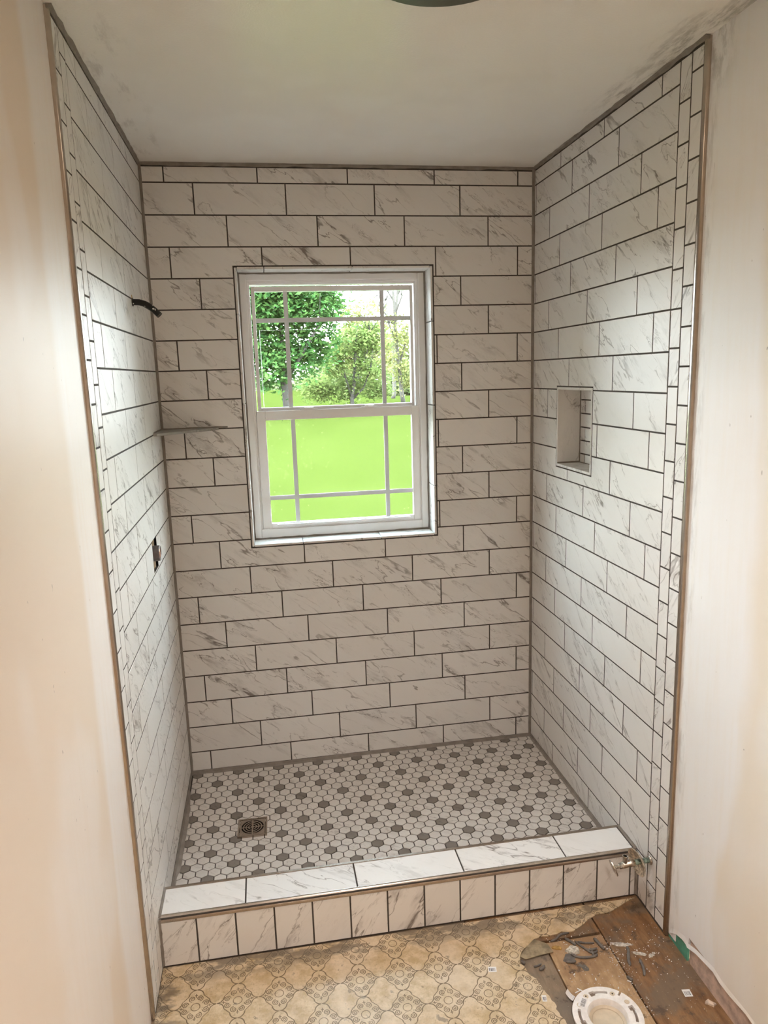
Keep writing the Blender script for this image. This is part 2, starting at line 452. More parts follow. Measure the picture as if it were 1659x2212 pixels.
M['leaf_haze'] = leaf_mat('distant_leaf', (0.08768, 0.1243, 0.04385, 1), (0.1316, 0.1534, 0.07307, 1), .4)
M['bark'] = simple('bark', (.035, .03, .024, 1), .9, 0, 9, .2)
M['bark_pale'] = simple('pale_bark', (.055, .048, .038, 1), .9, 0, 9, .15)
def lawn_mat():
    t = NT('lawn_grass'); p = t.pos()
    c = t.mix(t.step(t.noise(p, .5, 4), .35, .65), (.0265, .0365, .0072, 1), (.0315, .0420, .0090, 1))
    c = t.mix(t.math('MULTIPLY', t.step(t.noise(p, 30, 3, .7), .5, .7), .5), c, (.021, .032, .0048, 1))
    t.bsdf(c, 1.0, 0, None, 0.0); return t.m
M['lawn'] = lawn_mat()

# ------------------------------------------------------------------ dimensions
W, H = 1.402, 2.163            # shower width, ceiling
ZF, ZP = -.155, -.0886         # bathroom floor, shower floor
PV = .105                      # course pitch
YE = -.955                     # end of the horizontal tiles
YS = -1.051                    # end of the small upright tiles
YT = -1.067                    # outer side of the metal edge
G = .0046                      # grout joint
REC = .0007                    # grout recess
RW = .008                      # drywall lies this far behind the tile face
def zj(k): return (20-k)*PV
WIN = (.2945, 1.0108, .8095, 1.8230)     # window opening x0, x1, z0, z1
NIC = (-.5200, -.2370, 1.0920, 1.3730)   # niche y0, y1, z0, z1
VAL = (-.431, -.336, .846, .946)         # valve cut-out y0, y1, z0, z1

# ------------------------------------------------------------------ walls, floor, ceiling
def ring_boxes(mb, axis, plane0, plane1, r, hole, mi=0):
    # slab with a rectangular hole; r, hole in (a0,a1,z0,z1)
    a0, a1, z0, z1 = r; h0, h1, k0, k1 = hole
    for (p0, p1, q0, q1) in ((a0, h0, z0, z1), (h1, a1, z0, z1), (h0, h1, z0, k0), (h0, h1, k1, z1)):
        if axis == 'y': mb.box((p0, plane0, q0), (p1, plane1, q1), mi)
        else: mb.box((plane0, p0, q0), (plane1, p1, q1), mi)
mb = MB(); ring_boxes(mb, 'y', REC, .165, (-.15, W+.15, -.62, 2.35), WIN)
wall_back = tag(mb.build('wall_back', M['grout']), kind='structure', label='back shower wall of pale marble-look tiles around the window')
YR = -4.1
mb = MB(); ring_boxes(mb, 'x', -.15, -REC, (-1.062, REC+.001, -.30, H+.02), VAL)
mb.box((-.15, YR, -.30), (-RW, -1.062, H+.02), 1)
wall_left = mb.mesh('wall_left'); wall_left.materials.append(M['grout']); wall_left.materials.append(M['wall_l'])
wall_left = tag(obj('wall_left', wall_left), kind='structure', label='left wall, tiled in the shower and bare drywall in front of it')
mb = MB(); ring_boxes(mb, 'x', W+REC, W+.15, (-1.062, REC+.001, -.30, H+.02), NIC)
mb.box((W+RW, -1.10, -.145), (W+.15, -1.062, H+.02), 1)
mb.box((W+RW, -1.16, -.112), (W+.15, -1.10, H+.02), 1)
mb.box((W+RW, -1.30, -.080), (W+.15, -1.16, H+.02), 1)
mb.box((W+RW, YR, -.084), (W+.15, -1.30, H+.02), 1)
me = mb.mesh('wall_right'); me.materials.append(M['grout']); me.materials.append(M['wall_r'])
wall_right = tag(obj('wall_right', me), kind='structure', label='right wall with tiled niche, bare drywall in front of the tiles')
# rear wall; its unseen door is added, closed to keep sky light out
mb = MB(); ring_boxes(mb, 'y', YR-.1, YR, (-.15, W+.15, -.30, H+.02), (.38, 1.18, -.155, 1.88))
door = tag(MB().box((.385, YR-.08, -.150), (1.175, YR-.04, 1.875)).build('door_1', simple('door_paint', (.72, .62, .50, 1), .4)), kind='structure', label='closed cream door added behind the photographer to shut out sky light')
MB().lathe([(0, .0), (.026, 0), (.026, .006), (.010, .010), (.010, .035), (.026, .045), (.027, .060), (.015, .070), (0, .071)], 24, Matrix.Translation((.45, YR-.04, .85)) @ Matrix.Rotation(-math.pi/2, 4, 'X')).build('door_knob', simple('knob_brass', (.6, .45, .2, 1), .3, 1.0), door, True)
for pz in (.05, .98):
    MB().box((.50, YR-.045, pz), (1.06, YR-.034, pz+.75)).build('door_panel', simple('door_panel_paint', (.72, .62, .50, 1), .4), door)
wall_rear = tag(mb.build('wall_rear', M['wall_r']), kind='structure', label='rear drywall around the closed door behind the photographer')
ceiling = tag(MB().box((-.15, YR-.1, H), (W+.15, .165, H+.15)).build('ceiling', M['ceiling']), kind='structure', label='white painted ceiling with grey smears along the tile edge')
# gable roof slab and outer walls keep the sun out
floor_me = MB().box((-.15, YR-.1, ZF-.06), (W+.15, .01, ZF-.012))
floor = tag(floor_me.build('floor', M['ply_a']), kind='structure', label='bathroom subfloor with worn patterned vinyl and bare boards')

# ------------------------------------------------------------------ tiles
_cache = {}
def tile_mesh(w, h, th=.0068, b=.0005):
    key = (round(w, 4), round(h, 4), th)
    if key in _cache: return _cache[key]
    x, y = w/2, h/2
    v = [(-x, -y, -th), (x, -y, -th), (x, y, -th), (-x, y, -th),
         (-x, -y, -b), (x, -y, -b), (x, y, -b), (-x, y, -b),
         (-x+b, -y+b, 0), (x-b, -y+b, 0), (x-b, y-b, 0), (-x+b, y-b, 0)]
    f = [(8, 9, 10, 11)]
    for a in (0, 4):
        for i in range(4): f.append((a+i, a+(i+1) % 4, a+4+(i+1) % 4, a+4+i))
    me = bpy.data.meshes.new('tile'); me.from_pydata(v, [], f); me.update(); me.materials.append(M['tile'])
    _cache[key] = me
    return me
def cut_tile_mesh(r, hole, th=.0068):
    # rectangle minus rectangle in tile-local coordinates
    xs = sorted({r[0], r[1]} | {c for c in hole[:2] if r[0] < c < r[1]})
    ys = sorted({r[2], r[3]} | {c for c in hole[2:] if r[2] < c < r[3]})
    def inside(i, j):
        cx = (xs[i]+xs[i+1])/2; cy = (ys[j]+ys[j+1])/2
        return 0 <= i < len(xs)-1 and not (hole[0] < cx < hole[1] and hole[2] < cy < hole[3])
    keep = {(i, j) for i in range(len(xs)-1) for j in range(len(ys)-1) if inside(i, j)}
    mbx = MB()
    for i, j in keep:
        x0, x1, y0, y1 = xs[i], xs[i+1], ys[j], ys[j+1]
        mbx.face([(x0, y0, 0), (x1, y0, 0), (x1, y1, 0), (x0, y1, 0)])
        if (i-1, j) not in keep: mbx.face([(x0, y1, 0), (x0, y1, -th), (x0, y0, -th), (x0, y0, 0)])
        if (i+1, j) not in keep: mbx.face([(x1, y0, 0), (x1, y0, -th), (x1, y1, -th), (x1, y1, 0)])
        if (i, j-1) not in keep: mbx.face([(x0, y0, 0), (x0, y0, -th), (x1, y0, -th), (x1, y0, 0)])
        if (i, j+1) not in keep: mbx.face([(x1, y1, 0), (x1, y1, -th), (x0, y1, -th), (x0, y1, 0)])
    me = mbx.mesh('tile', fix=False); me.materials.append(M['tile'])
    return me, len(keep)
def frame_mat(origin, ex, ey):
    ex = Vector(ex); ey = Vector(ey); ez = ex.cross(ey); mt = Matrix.Identity(4)
    for i in range(3): mt[i][0] = ex[i]; mt[i][1] = ey[i]; mt[i][2] = ez[i]; mt[i][3] = origin[i]
    return mt
# wall frames: function (a, z) -> world matrix; a measured along the wall's own horizontal direction
FR = {'back': lambda a, z: frame_mat((a, 0, z), (1, 0, 0), (0, 0, 1)),
      'right': lambda a, z: frame_mat((W, -a, z), (0, -1, 0), (0, 0, 1)),     # a = distance from the back corner
      'left': lambda a, z: frame_mat((0, a, z), (0, 1, 0), (0, 0, 1))}        # a = y
jit = random.Random(3)
def put_tile(wall, parent, a0, a1, z0, z1, hole=None, g=G, name='tile', upright=False):
    a0 += g/2; a1 -= g/2; z0 += g/2; z1 -= g/2
    if a1-a0 < .006 or z1-z0 < .006: return
    ca, cz = (a0+a1)/2, (z0+z1)/2
    if hole and a0 < hole[1] and a1 > hole[0] and z0 < hole[3] and z1 > hole[2]:
        if a0 >= hole[0] and a1 <= hole[1]:      # only shortened in height, or gone
            if z0 >= hole[2] and z1 <= hole[3]: return
            if z1 > hole[3]: z0 = hole[3]
            else: z1 = hole[2]
        elif z0 >= hole[2] and z1 <= hole[3]:
            if a0 < hole[0] and a1 > hole[1]:
                put_tile(wall, parent, a0-g/2, hole[0]+g/2, z0-g/2, z1+g/2); a0 = hole[1]
            elif a0 < hole[0]: a1 = hole[0]
            else: a0 = hole[1]
        else:
            me, n = cut_tile_mesh((a0-ca, a1-ca, z0-cz, z1-cz), (hole[0]-ca, hole[1]-ca, hole[2]-cz, hole[3]-cz))
            o = bpy.data.objects.new(name, me); link(o, parent); o.matrix_world = FR[wall](ca, cz); return o
        if a1-a0 < .004 or z1-z0 < .004: return
        ca, cz = (a0+a1)/2, (z0+z1)/2
    mt = FR[wall](ca, cz)
    if upright:
        me = tile_mesh(z1-z0, a1-a0); mt = mt @ Matrix.Rotation(math.pi/2, 4, 'Z')
    else:
        me = tile_mesh(a1-a0, z1-z0)
    mt = mt @ Matrix.Translation((0, 0, jit.uniform(-.0002, .0001)))
    o = bpy.data.objects.new(name, me); link(o, parent); o.matrix_world = mt
    return o
def rows_tiles(wall, parent, offs, pitch, amin, amax, hole, rows, zbot):
    for r in rows:
        z1 = min(zj(r-1), H-.011) if r == 0 else zj(r-1); z0 = max(zj(r), zbot)
        if z1 <= z0: continue
        j0 = offs[r % 3]
        js = []
        k = j0
        while k > amin: k -= pitch
        k += pitch
        while k < amax-.004:
            if k > amin+.004: js.append(k)
            k += pitch
        if wall == 'back' and z1 > hole[2]+.03 and z0 < hole[3]-.03:
            js = [q for q in js if not hole[0]-.03 < q < hole[0]]      # no slivers beside the window
        e = [amin] + js + [amax]
        for i in range(len(e)-1): put_tile(wall, parent, e[i], e[i+1], z0, z1, hole)
gh = .0045
wh = (WIN[0]-gh, WIN[1]+gh, WIN[2]-gh, WIN[3]+gh)
rows_tiles('back', wall_back, (.080, .1745, .2805), .3145, .006, W-.006, wh, range(0, 22), ZP+.009)
nh = (-NIC[1]-gh, -NIC[0]+gh, NIC[2]-gh, NIC[3]+gh)
rows_tiles('right', wall_right, (.2405, .3345, .149), .3165, .006, -YE, nh, range(0, 22), ZP+.009)
vh = (VAL[0], VAL[1], VAL[2], VAL[3])
rows_tiles('left', wall_left, (-.250, -.169, -.042), .3075, YE, -.006, vh, range(0, 22), ZP+.009)
# the pieces of tile in front of the curb down to the floor
put_tile('right', wall_right, .905, -YE, ZF+.004, 0)
put_tile('left', wall_left, YE, -.905, ZF+.004, 0)
def strip(wall, parent, a0, a1, zstart, pitch):
    z = zstart
    while z < H-.012: z += pitch
    tops = []
    top = H-.011
    z -= pitch if z > H-.03 else 0
    while z > ZF+.01:
        if top-z > .01: put_tile(wall, parent, a0, a1, z, top, upright=True, name='mosaic_tile')
        top = z; z -= pitch
    put_tile(wall, parent, a0, a1, ZF+.003, top, upright=True, name='mosaic_tile')
strip('right', wall_right, -YE, 1.0035, 2.055, .0961)
strip('right', wall_right, 1.0035, -YS, 2.1066, .0963)
strip('left', wall_left, -1.0035, YE, 2.1025, .0957)
strip('left', wall_left, YS, -1.0035, 2.0558, .0950)

# caulk beads in the corners
def bead(name, parent, p0, p1, e1, e2, s, wob=.0, seg=40):
    # triangular-ish fillet between two faces whose inward directions are e1 and e2
    p0, p1, e1, e2 = Vector(p0), Vector(p1), Vector(e1), Vector(e2)
    b = MB(); rg = random.Random(len(name)+int(p0.z*50)); k = 0; w = s
    for i in range(seg+1):
        t = i/seg; p = p0.lerp(p1, t)
        w = s*(1+rg.uniform(-wob, wob))
        c = -(e1+e2)*.003
        for q in (p+c, p+c+e1*(w+.003), p+e1*w+e2*.0006, p+(e1+e2)*w*.30, p+e2*w+e1*.0006, p+c+e2*(w+.003)): b.v.append(tuple(q))
    n = 6
    for i in range(seg):
        for j in range(n):
            a = i*n+j; c = i*n+(j+1) % n
            b.f.append((a, c, c+n, a+n)); b.mi.append(0)
    b.f.append(tuple(range(n))); b.mi.append(0); b.f.append(tuple(seg*n+i for i in range(n))); b.mi.append(0)
    return b.build(name, M['caulk'], parent)
X1, Y1, Z1 = (1, 0, 0), (0, 1, 0), (0, 0, 1); XN, YN, ZN = (-1, 0, 0), (0, -1, 0), (0, 0, -1)
bead('corner_caulk', wall_back, (0, 0, ZP), (0, 0, H), X1, YN, .0085, .1)
bead('corner_caulk', wall_back, (W, 0, ZP), (W, 0, H), XN, YN, .0085, .1)
bead('ceiling_caulk', wall_back, (0, 0, H), (W, 0, H), YN, ZN, .009, .25)
bead('ceiling_caulk', wall_left, (0, 0, H), (0, YT, H), X1, ZN, .008, .25)
bead('ceiling_caulk', wall_right, (W, 0, H), (W, YT, H), XN, ZN, .0085, .3)

# metal edge profiles
def edge_profile(name, x, s, label):
    # rounded profile, s = +1 left wall (faces +x), -1 right wall
    pr = [(-.010, YS-.001), (.0006, YS-.001), (.0012, YS-.004), (.0012, YS-.008), (.0002, YS-.0125), (-.0025, YT+.0005), (-.010, YT)]
    b = MB()
    for z in (ZF+.002, H-.002):
        for px, py in pr: b.v.append((x+s*px, py, z))
    n = len(pr)
    for i in range(n-1): b.f.append((i, i+1, i+1+n, i+n)); b.mi.append(0)
    b.f.append((n-1, 0, n, 2*n-1)); b.mi.append(0)
    b.f.append(tuple(range(n))); b.mi.append(0); b.f.append(tuple(n+i for i in range(n))); b.mi.append(0)
    o = b.build(name, M['nickel']); auto_smooth(o, .9)
    return tag(o, kind='structure', label=label)
edge_profile('trim_1', 0, 1, 'tall brushed metal edge strip of the left tiled wall')
edge_profile('trim_2', W, -1, 'tall brushed metal edge strip of the right tiled wall')

# ------------------------------------------------------------------ niche
d = .088
nb = MB()
y0, y1, z0, z1 = NIC
x0 = W-.001
nparts = [('niche_side', [(y1-.009, y1), (z0, z1)]), ('niche_side', [(y0, y0+.009), (z0, z1)]), ('niche_sill', [(y0+.009, y1-.009), (z0, z0+.009)]), ('niche_head', [(y0+.009, y1-.009), (z1-.009, z1)])]
for nm, ((a, b), (c, e)) in nparts:
    o = MB().box((x0, a, c), (W+d+.02, b, e)).build(nm, M['tile'], wall_right); bevel_mod(o, .0015, 2)
MB().box((W+d+.001, y0, z0), (W+d+.03, y1, z1)).build('niche_back', M['grout'], wall_right)
r = 0; zt = z1-.009
zz = [1.3256, 1.2773, 1.2288, 1.181, 1.1335, z0+.009]
for zb in zz:
    off = -.2845 if r % 2 else -.332
    js = [y0+.009] + sorted([off-.096*k for k in range(-1, 4) if y0+.02 < off-.096*k < y1-.015]) + [y1-.009]
    for i in range(len(js)-1):
        me = tile_mesh(js[i+1]-js[i]-G, zt-zb-G)
        o = bpy.data.objects.new('mosaic_tile', me); link(o, wall_right)
        o.matrix_world = frame_mat((W+d-.002, (js[i]+js[i+1])/2, (zt+zb)/2), (0, -1, 0), (0, 0, 1))
    zt = zb; r += 1
for p0, p1, e1, e2 in (((W+d, y1-.009, z0+.009), (W+d, y1-.009, z1-.009), XN, YN), ((W, y1-.009, z0+.009), (W+d, y1-.009, z0+.009), YN, Z1), ((W+d, y0+.009, z0+.009), (W+d, y1-.009, z0+.009), XN, Z1)):
    bead('niche_caulk', wall_right, p0, p1, e1, e2, .005, .1, 8)

# ------------------------------------------------------------------ shower floor
DX, DY = .241, -.375
def pan_z(x, y):
    dx = (x-DX)/(1.16 if x > DX else .55); dy = (y-DY)/(.40 if y > DY else .46)
    r = math.sqrt(dx*dx+dy*dy)
    return ZP - .026*max(0.0, 1-r)
YC0 = -.774      # inner face of the curb
nx, ny = 48, 28
b = MB()
for j in range(ny+1):
    for i in range(nx+1):
        x = W*i/nx; y = YC0*j/ny
        b.v.append((x, y, pan_z(x, y)-.0022))
for j in range(ny):
    for i in range(nx):
        a = j*(nx+1)+i; b.f.append((a, a+nx+1, a+nx+2, a+1)); b.mi.append(0)
k = len(b.v)
rim = [i for i in range(nx+1)] + [j*(nx+1)+nx for j in range(1, ny+1)] + [ny*(nx+1)+i for i in range(nx-1, -1, -1)] + [j*(nx+1) for j in range(ny-1, 0, -1)]
for i in rim: b.v.append((b.v[i][0], b.v[i][1], ZP-.06))
for i in range(len(rim)):
    j = (i+1) % len(rim); b.f.append((rim[i], rim[j], k+j, k+i)); b.mi.append(0)
b.f.append(tuple(k+i for i in range(len(rim)))); b.mi.append(0)
pan = b.build('floor_shower', M['grout'])
tag(pan, kind='structure', label='shower floor of small white hexagon tiles dotted with grey ones')
HP = .0393; HR = HP*math.sqrt(3)/2
hexr = (HP-.0033)/math.sqrt(3)
def clip(poly, ax, val, keep_gt):
    out = []
    for i in range(len(poly)):
        p, q = poly[i], poly[(i+1) % len(poly)]
        ip = (p[ax] > val) == keep_gt; iq = (q[ax] > val) == keep_gt
        if ip: out.append(p)
        if ip != iq:
            t = (val-p[ax])/(q[ax]-p[ax]); out.append((p[0]+t*(q[0]-p[0]), p[1]+t*(q[1]-p[1])))
    return out
def prism(poly, th=.004, bv=.0009):
    n = len(poly); cx = sum(p[0] for p in poly)/n; cy = sum(p[1] for p in poly)/n
    ins = []
    for x, y in poly:
        l = math.hypot(x-cx, y-cy) or 1; s = max(0, (l-bv*1.1)/l); ins.append((cx+(x-cx)*s, cy+(y-cy)*s))
    v = [(x, y, -th) for x, y in poly] + [(x, y, -bv*.6) for x, y in poly] + [(x, y, 0) for x, y in ins]
    f = [tuple(2*n+i for i in range(n))]
    for a in (0, n):
        for i in range(n): f.append((a+i, a+(i+1) % n, a+n+(i+1) % n, a+n+i))
    return v, f
hexpoly = [(hexr*math.cos(math.pi/6+math.pi/3*i), hexr*math.sin(math.pi/6+math.pi/3*i)) for i in range(6)]
hv, hf = prism(hexpoly)
hex_me = {}
for kx in ('hex_white', 'hex_dark'):
    me = bpy.data.meshes.new('hexagon_tile'); me.from_pydata(hv, [], hf); me.update(); me.materials.append(M[kx]); hex_me[kx] = me
hexes = []
row = -1
for row in range(-1, 24):
    y = -.0175 - row*HR
    odd = row % 2
    for i in range(-2, 40):
        x = .026 + HP*(i + (.5 if odd else 0))
        if odd: dark = False
        else:
            mrow = row//2
            dark = (i % 4 == 0) if mrow % 2 == 0 else (i % 4 == 2)
        poly = [(x+px, y+py) for px, py in hexpoly]
        full = len(poly)
        c = poly
        for ax, val, gt in ((0, .009, True), (0, W-.009, False), (1, YC0+.001, True), (1, -.009, False)):
            c = clip(c, ax, val, gt)
            if len(c) < 3: break
        if len(c) < 3: continue
        ar = abs(sum(c[q][0]*c[(q+1) % len(c)][1]-c[(q+1) % len(c)][0]*c[q][1] for q in range(len(c))))/2
        if ar < .00012: continue
        if abs(x-DX) < .03 and abs(y-DY) < .03: continue
        cut = any(abs(p[0]-q[0])+abs(p[1]-q[1]) > 1e-7 for p, q in zip(c, poly)) or len(c) != 6
        hexes.append((x, y, dark, c if cut else None))
hexes.sort(key=lambda h: (Vector((h[0], h[1], ZP))-CAM).length + (.6 if h[1] < -.70 else 0))
stuff = MB()
hrand = random.Random(11)
for idx, (x, y, dark, c) in enumerate(hexes):
    zc = pan_z(x, y)
    gx = (pan_z(x+.02, y)-pan_z(x-.02, y))/.04; gy = (pan_z(x, y+.02)-pan_z(x, y-.02))/.04
    nz = Vector((-gx, -gy, 1)).normalized()
    ex = (Vector((1, 0, 0)) - nz*nz.x).normalized()
    mt = frame_mat((x, y, zc+hrand.uniform(-.0003, .0003)), ex, nz.cross(ex))
    if c is not None: v, f = prism([(px-x, py-y) for px, py in c])
    else: v, f = hv, hf
    if idx < 299:
        if c is None: me = hex_me['hex_dark' if dark else 'hex_white']
        else:
            me = bpy.data.meshes.new('hexagon_tile'); me.from_pydata(v, [], f); me.update(); me.materials.append(M['hex_dark' if dark else 'hex_white'])
        o = bpy.data.objects.new('hexagon_tile', me); link(o, pan); o.matrix_world = mt
    else:
        k = len(stuff.v)
        stuff.v += [tuple(mt @ Vector(p)) for p in v]
        for q in f: stuff.f.append(tuple(k+i for i in q)); stuff.mi.append(1 if dark else 0)
o = stuff.build('far_hexagon_tiles', [M['hex_white'], M['hex_dark']], pan, fix=False); o['kind'] = 'stuff'
def pan_bead(p0, p1, e1, s):
    b = bead('floor_caulk', pan, p0, p1, e1, Z1, s, .12, 30)
pan_bead((0, 0, ZP-.002), (W, 0, ZP-.002), YN, .013)
pan_bead((0, 0, ZP-.012), (0, YC0, ZP-.012), X1, .016)
pan_bead((W, 0, ZP-.001), (W, YC0, ZP-.001), XN, .012)

# ------------------------------------------------------------------ shower drain
dz = pan_z(DX, DY)
drain = empty('shower_drain', (DX, DY, dz)); drain.rotation_euler[2] = -.02
tag(drain, 'square brushed metal shower drain with ring-slotted grate', 'drain')
R_ = .0505
b = MB(); z = .0105
for (a, c, e, g_) in ((-R_, -R_, R_, -R_+.006), (-R_, R_-.006, R_, R_), (-R_, -R_+.006, -R_+.006, R_-.006), (R_-.006, -R_+.006, R_, R_-.006)):
    b.box((a, c, -.004), (e, g_, z))
o = b.build('drain_frame', M['nickel'], drain); bevel_mod(o, .0008)
MB().box((-R_+.006, -R_+.006, -.004), (R_-.006, R_-.006, .002)).build('drain_bowl', M['dark'], drain)
# grate: plate with ring slots, built of a square plate minus arcs -> concentric ring bands, spokes and corner plate
g = MB(); N = 64
def ann(r0, r1, z0, z1, mbx, a0=0, a1=2*math.pi, n=N):
    k = len(mbx.v)
    for i in range(n+1):
        an = a0+(a1-a0)*i/n; c, s = math.cos(an), math.sin(an)
        for r, zz_ in ((r0, z1), (r1, z1), (r1, z0), (r0, z0)): mbx.v.append((r*c, r*s, zz_))
    for i in range(n):
        for j in range(4):
            a = k+i*4+j; b_ = k+i*4+(j+1) % 4
            mbx.f.append((a, b_, b_+4, a+4)); mbx.mi.append(0)
def square_minus_circle(h, r, z0, z1, mbx, n=64):
    k = len(mbx.v)
    for i in range(n):
        an = 2*math.pi*i/n; c, s = math.cos(an), math.sin(an); q = h/max(abs(c), abs(s))
        for rr, zz_ in ((r, z1), (q, z1), (q, z0), (r, z0)): mbx.v.append((rr*c, rr*s, zz_))
    for i in range(n):
        for j in range(4):
            a = k+i*4+j; b_ = k+i*4+(j+1) % 4; i2 = k+((i+1) % n)*4
            mbx.f.append((a, b_, i2+(j+1) % 4, i2+j)); mbx.mi.append(0)
zt0, zt1 = .0065, .0090
square_minus_circle(R_-.0075, .0385, zt0, zt1, g)
for r0, r1 in ((.0295, .0335), (.0205, .0245), (.0115, .0155), (0.0008, .0065)): ann(r0, r1, zt0, zt1, g)
for an in (0, math.pi/2, math.pi, 1.5*math.pi):
    c, s = math.cos(an+math.pi/4*0), math.sin(an)
    wv = .0022
    p = [(c*.004-s*wv, s*.004+c*wv), (c*.004+s*wv, s*.004-c*wv), (c*.040+s*wv, s*.040-c*wv), (c*.040-s*wv, s*.040+c*wv)]
    g.extrude(p, zt0, zt1-.0002)
o = g.build('drain_grate', M['nickel'], drain)

# ------------------------------------------------------------------ curb
curb = empty('shower_curb', (W/2, -.83, ZF))
inv = Matrix.Translation((-W/2, .83, -ZF))
tag(curb, 'tiled shower curb with a rounded metal front edge', 'curb', kind='thing')
def cbox(name, a, b_, mat, bev=0):
    mbx = MB().box(a, b_); mbx.v = [tuple(inv @ Vector(p)) for p in mbx.v]
    o = mbx.build(name, mat, curb)
    if bev: bevel_mod(o, bev)
    return o
YF = -.897
cbox('curb_core', (.002, YF+REC, ZF+.001), (W-.002, YC0, -.0028), M['grout'])
ts = [.004, .2335, .549, .8637, 1.179, W-.008]
for i in range(5):
    o = bpy.data.objects.new('top_tile', tile_mesh(ts[i+1]-ts[i]-G, .1025)); link(o, curb)
    o.matrix_world = Matrix.Translation((0, 0, 0)); o.matrix_local = inv @ frame_mat(((ts[i]+ts[i+1])/2, -.8335, 0), (1, 0, 0), (0, 1, 0))
fs = [.003, .0985, .2045, .311, .4175, .525, .6325, .7405, .8475, .9535, 1.060, 1.166, 1.273, 1.380, W-.004]
for i in range(len(fs)-1):
    wv = fs[i+1]-fs[i]-G; zc = (-.0175+ZF+.004)/2; hh = (-.0175-ZF-.004)
    o = bpy.data.objects.new('front_tile', tile_mesh(hh, wv)); link(o, curb)
    o.matrix_local = inv @ frame_mat(((fs[i]+fs[i+1])/2, YF, zc), (0, 0, -1), (1, 0, 0))
# rounded metal nosing
pr = []
for k in range(9):
    an = math.pi/2*k/8
    pr.append((-.8855-.0120*math.sin(an)*1.05, -.0158+.0168*math.cos(an)*1.0))
pr += [(-.893, -.0165), (-.8855, -.012)]
b = MB()
for x in (.0015, W-.0015):
    for py, pz in pr: b.v.append(tuple(inv @ Vector((x, py, pz))))
n = len(pr)
for i in range(n):
    j = (i+1) % n; b.f.append((i, j, j+n, i+n)); b.mi.append(0)
b.f.append(tuple(range(n))); b.mi.append(0); b.f.append(tuple(n+i for i in range(n))); b.mi.append(0)
auto_smooth(b.build('front_nosing', M['nickel'], curb), .9)
cbox('back_edge_strip', (.002, -.7815, -.012), (W-.002, YC0+.002, .0012), M['nickel'], .0012)
for xx, e1 in ((0, X1), (W, XN)):
    b = bead('curb_caulk', None, (xx, -.776, 0), (xx, -.892, 0), e1, Z1, .006, .15, 10)
    b.parent = curb; b.matrix_local = inv
    b = bead('curb_caulk', None, (xx, YF, ZF+.004), (xx, YF, -.004), e1, YN, .006, .2, 10)
    b.parent = curb; b.matrix_local = inv

# ------------------------------------------------------------------ window
YW = .088
win = empty('window_1', ((WIN[0]+WIN[1])/2, YW, WIN[2]))
tag(win, kind='structure', label='white double-hung vinyl window with clear upper and frosted lower pane')
winv = Matrix.Translation((-(WIN[0]+WIN[1])/2, -YW, -WIN[2]))
def wpart(mbx, name, mat, parent=win, bev=0):
    mbx.v = [tuple(winv @ Vector(p)) for p in mbx.v]
    o = mbx.build(name, mat, parent)
    if bev: bevel_mod(o, bev)
    return o
def fbox(mbx, x0, x1, z0, z1, ya, yb, w):
    # rectangular frame of bar width w (left, right, bottom, top)
    wl, wr_, wb_, wt_ = w if isinstance(w, tuple) else (w,)*4
    mbx.box((x0, ya, z0), (x0+wl, yb, z1)); mbx.box((x1-wr_, ya, z0), (x1, yb, z1))
    mbx.box((x0+wl, ya, z0), (x1-wr_, yb, z0+wb_)); mbx.box((x0+wl, ya, z1-wt_), (x1-wr_, yb, z1))
    return mbx
# tiled reveal (children of the back wall)
x0, x1, z0, z1 = WIN
T = .0085
def reveal(a, b_):
    o = MB().box(a, b_).build('reveal_tile', M['tile'], wall_back); bevel_mod(o, .0022, 3); return o
jy0, jy1 = -.0005, YW+.004
for zs in ([z0, 1.03, 1.345, 1.662, z1],):
    for i in range(4):
        reveal((x0, jy0, zs[i]+.0015), (x0+T, jy1, zs[i+1]-.0015)); 
    zs2 = [z0, 1.005, 1.315, 1.625, z1]
    for i in range(4): reveal((x1-T, jy0, zs2[i]+.0015), (x1, jy1, zs2[i+1]-.0015))
for xs_, za, zb in (([x0+T, .399, .715, x1-T], z1-T, z1), ([x0+T, .487, .790, x1-T], z0, z0+T)):
    for i in range(3): reveal((xs_[i]+.0012, jy0, za), (xs_[i+1]-.0012, jy1, zb))
fx0, fx1, fz0, fz1 = x0+T+.001, x1-T-.001, z0+T+.001, z1-T-.001
for p0, p1, e1, e2 in (((fx0, YW, fz0), (fx0, YW, fz1), X1, YN), ((fx1, YW, fz0), (fx1, YW, fz1), XN, YN), ((fx0, YW, fz1), (fx1, YW, fz1), ZN, YN), ((fx0, YW, fz0), (fx1, YW, fz0), Z1, YN)):
    bead('reveal_caulk', wall_back, p0, p1, e1, e2, .0045, .3, 24)
VW = M['vinyl_white']
wpart(fbox(MB(), fx0, fx1, fz0, fz1, YW, .165, (.028, .028, .037, .026)), 'frame', VW, win, .0025)
wpart(fbox(MB(), fx0+.024, fx1-.024, fz0+.022, fz1-.022, YW+.010, .16, (.011, .011, .014, .011)), 'frame_stop', VW, win, .0015)
wpart(fbox(MB(), fx0+.033, fx1-.033, fz0+.028, fz1-.031, YW+.022, .16, (.006, .006, .006, .007)), 'frame_track', VW, win, .0012)
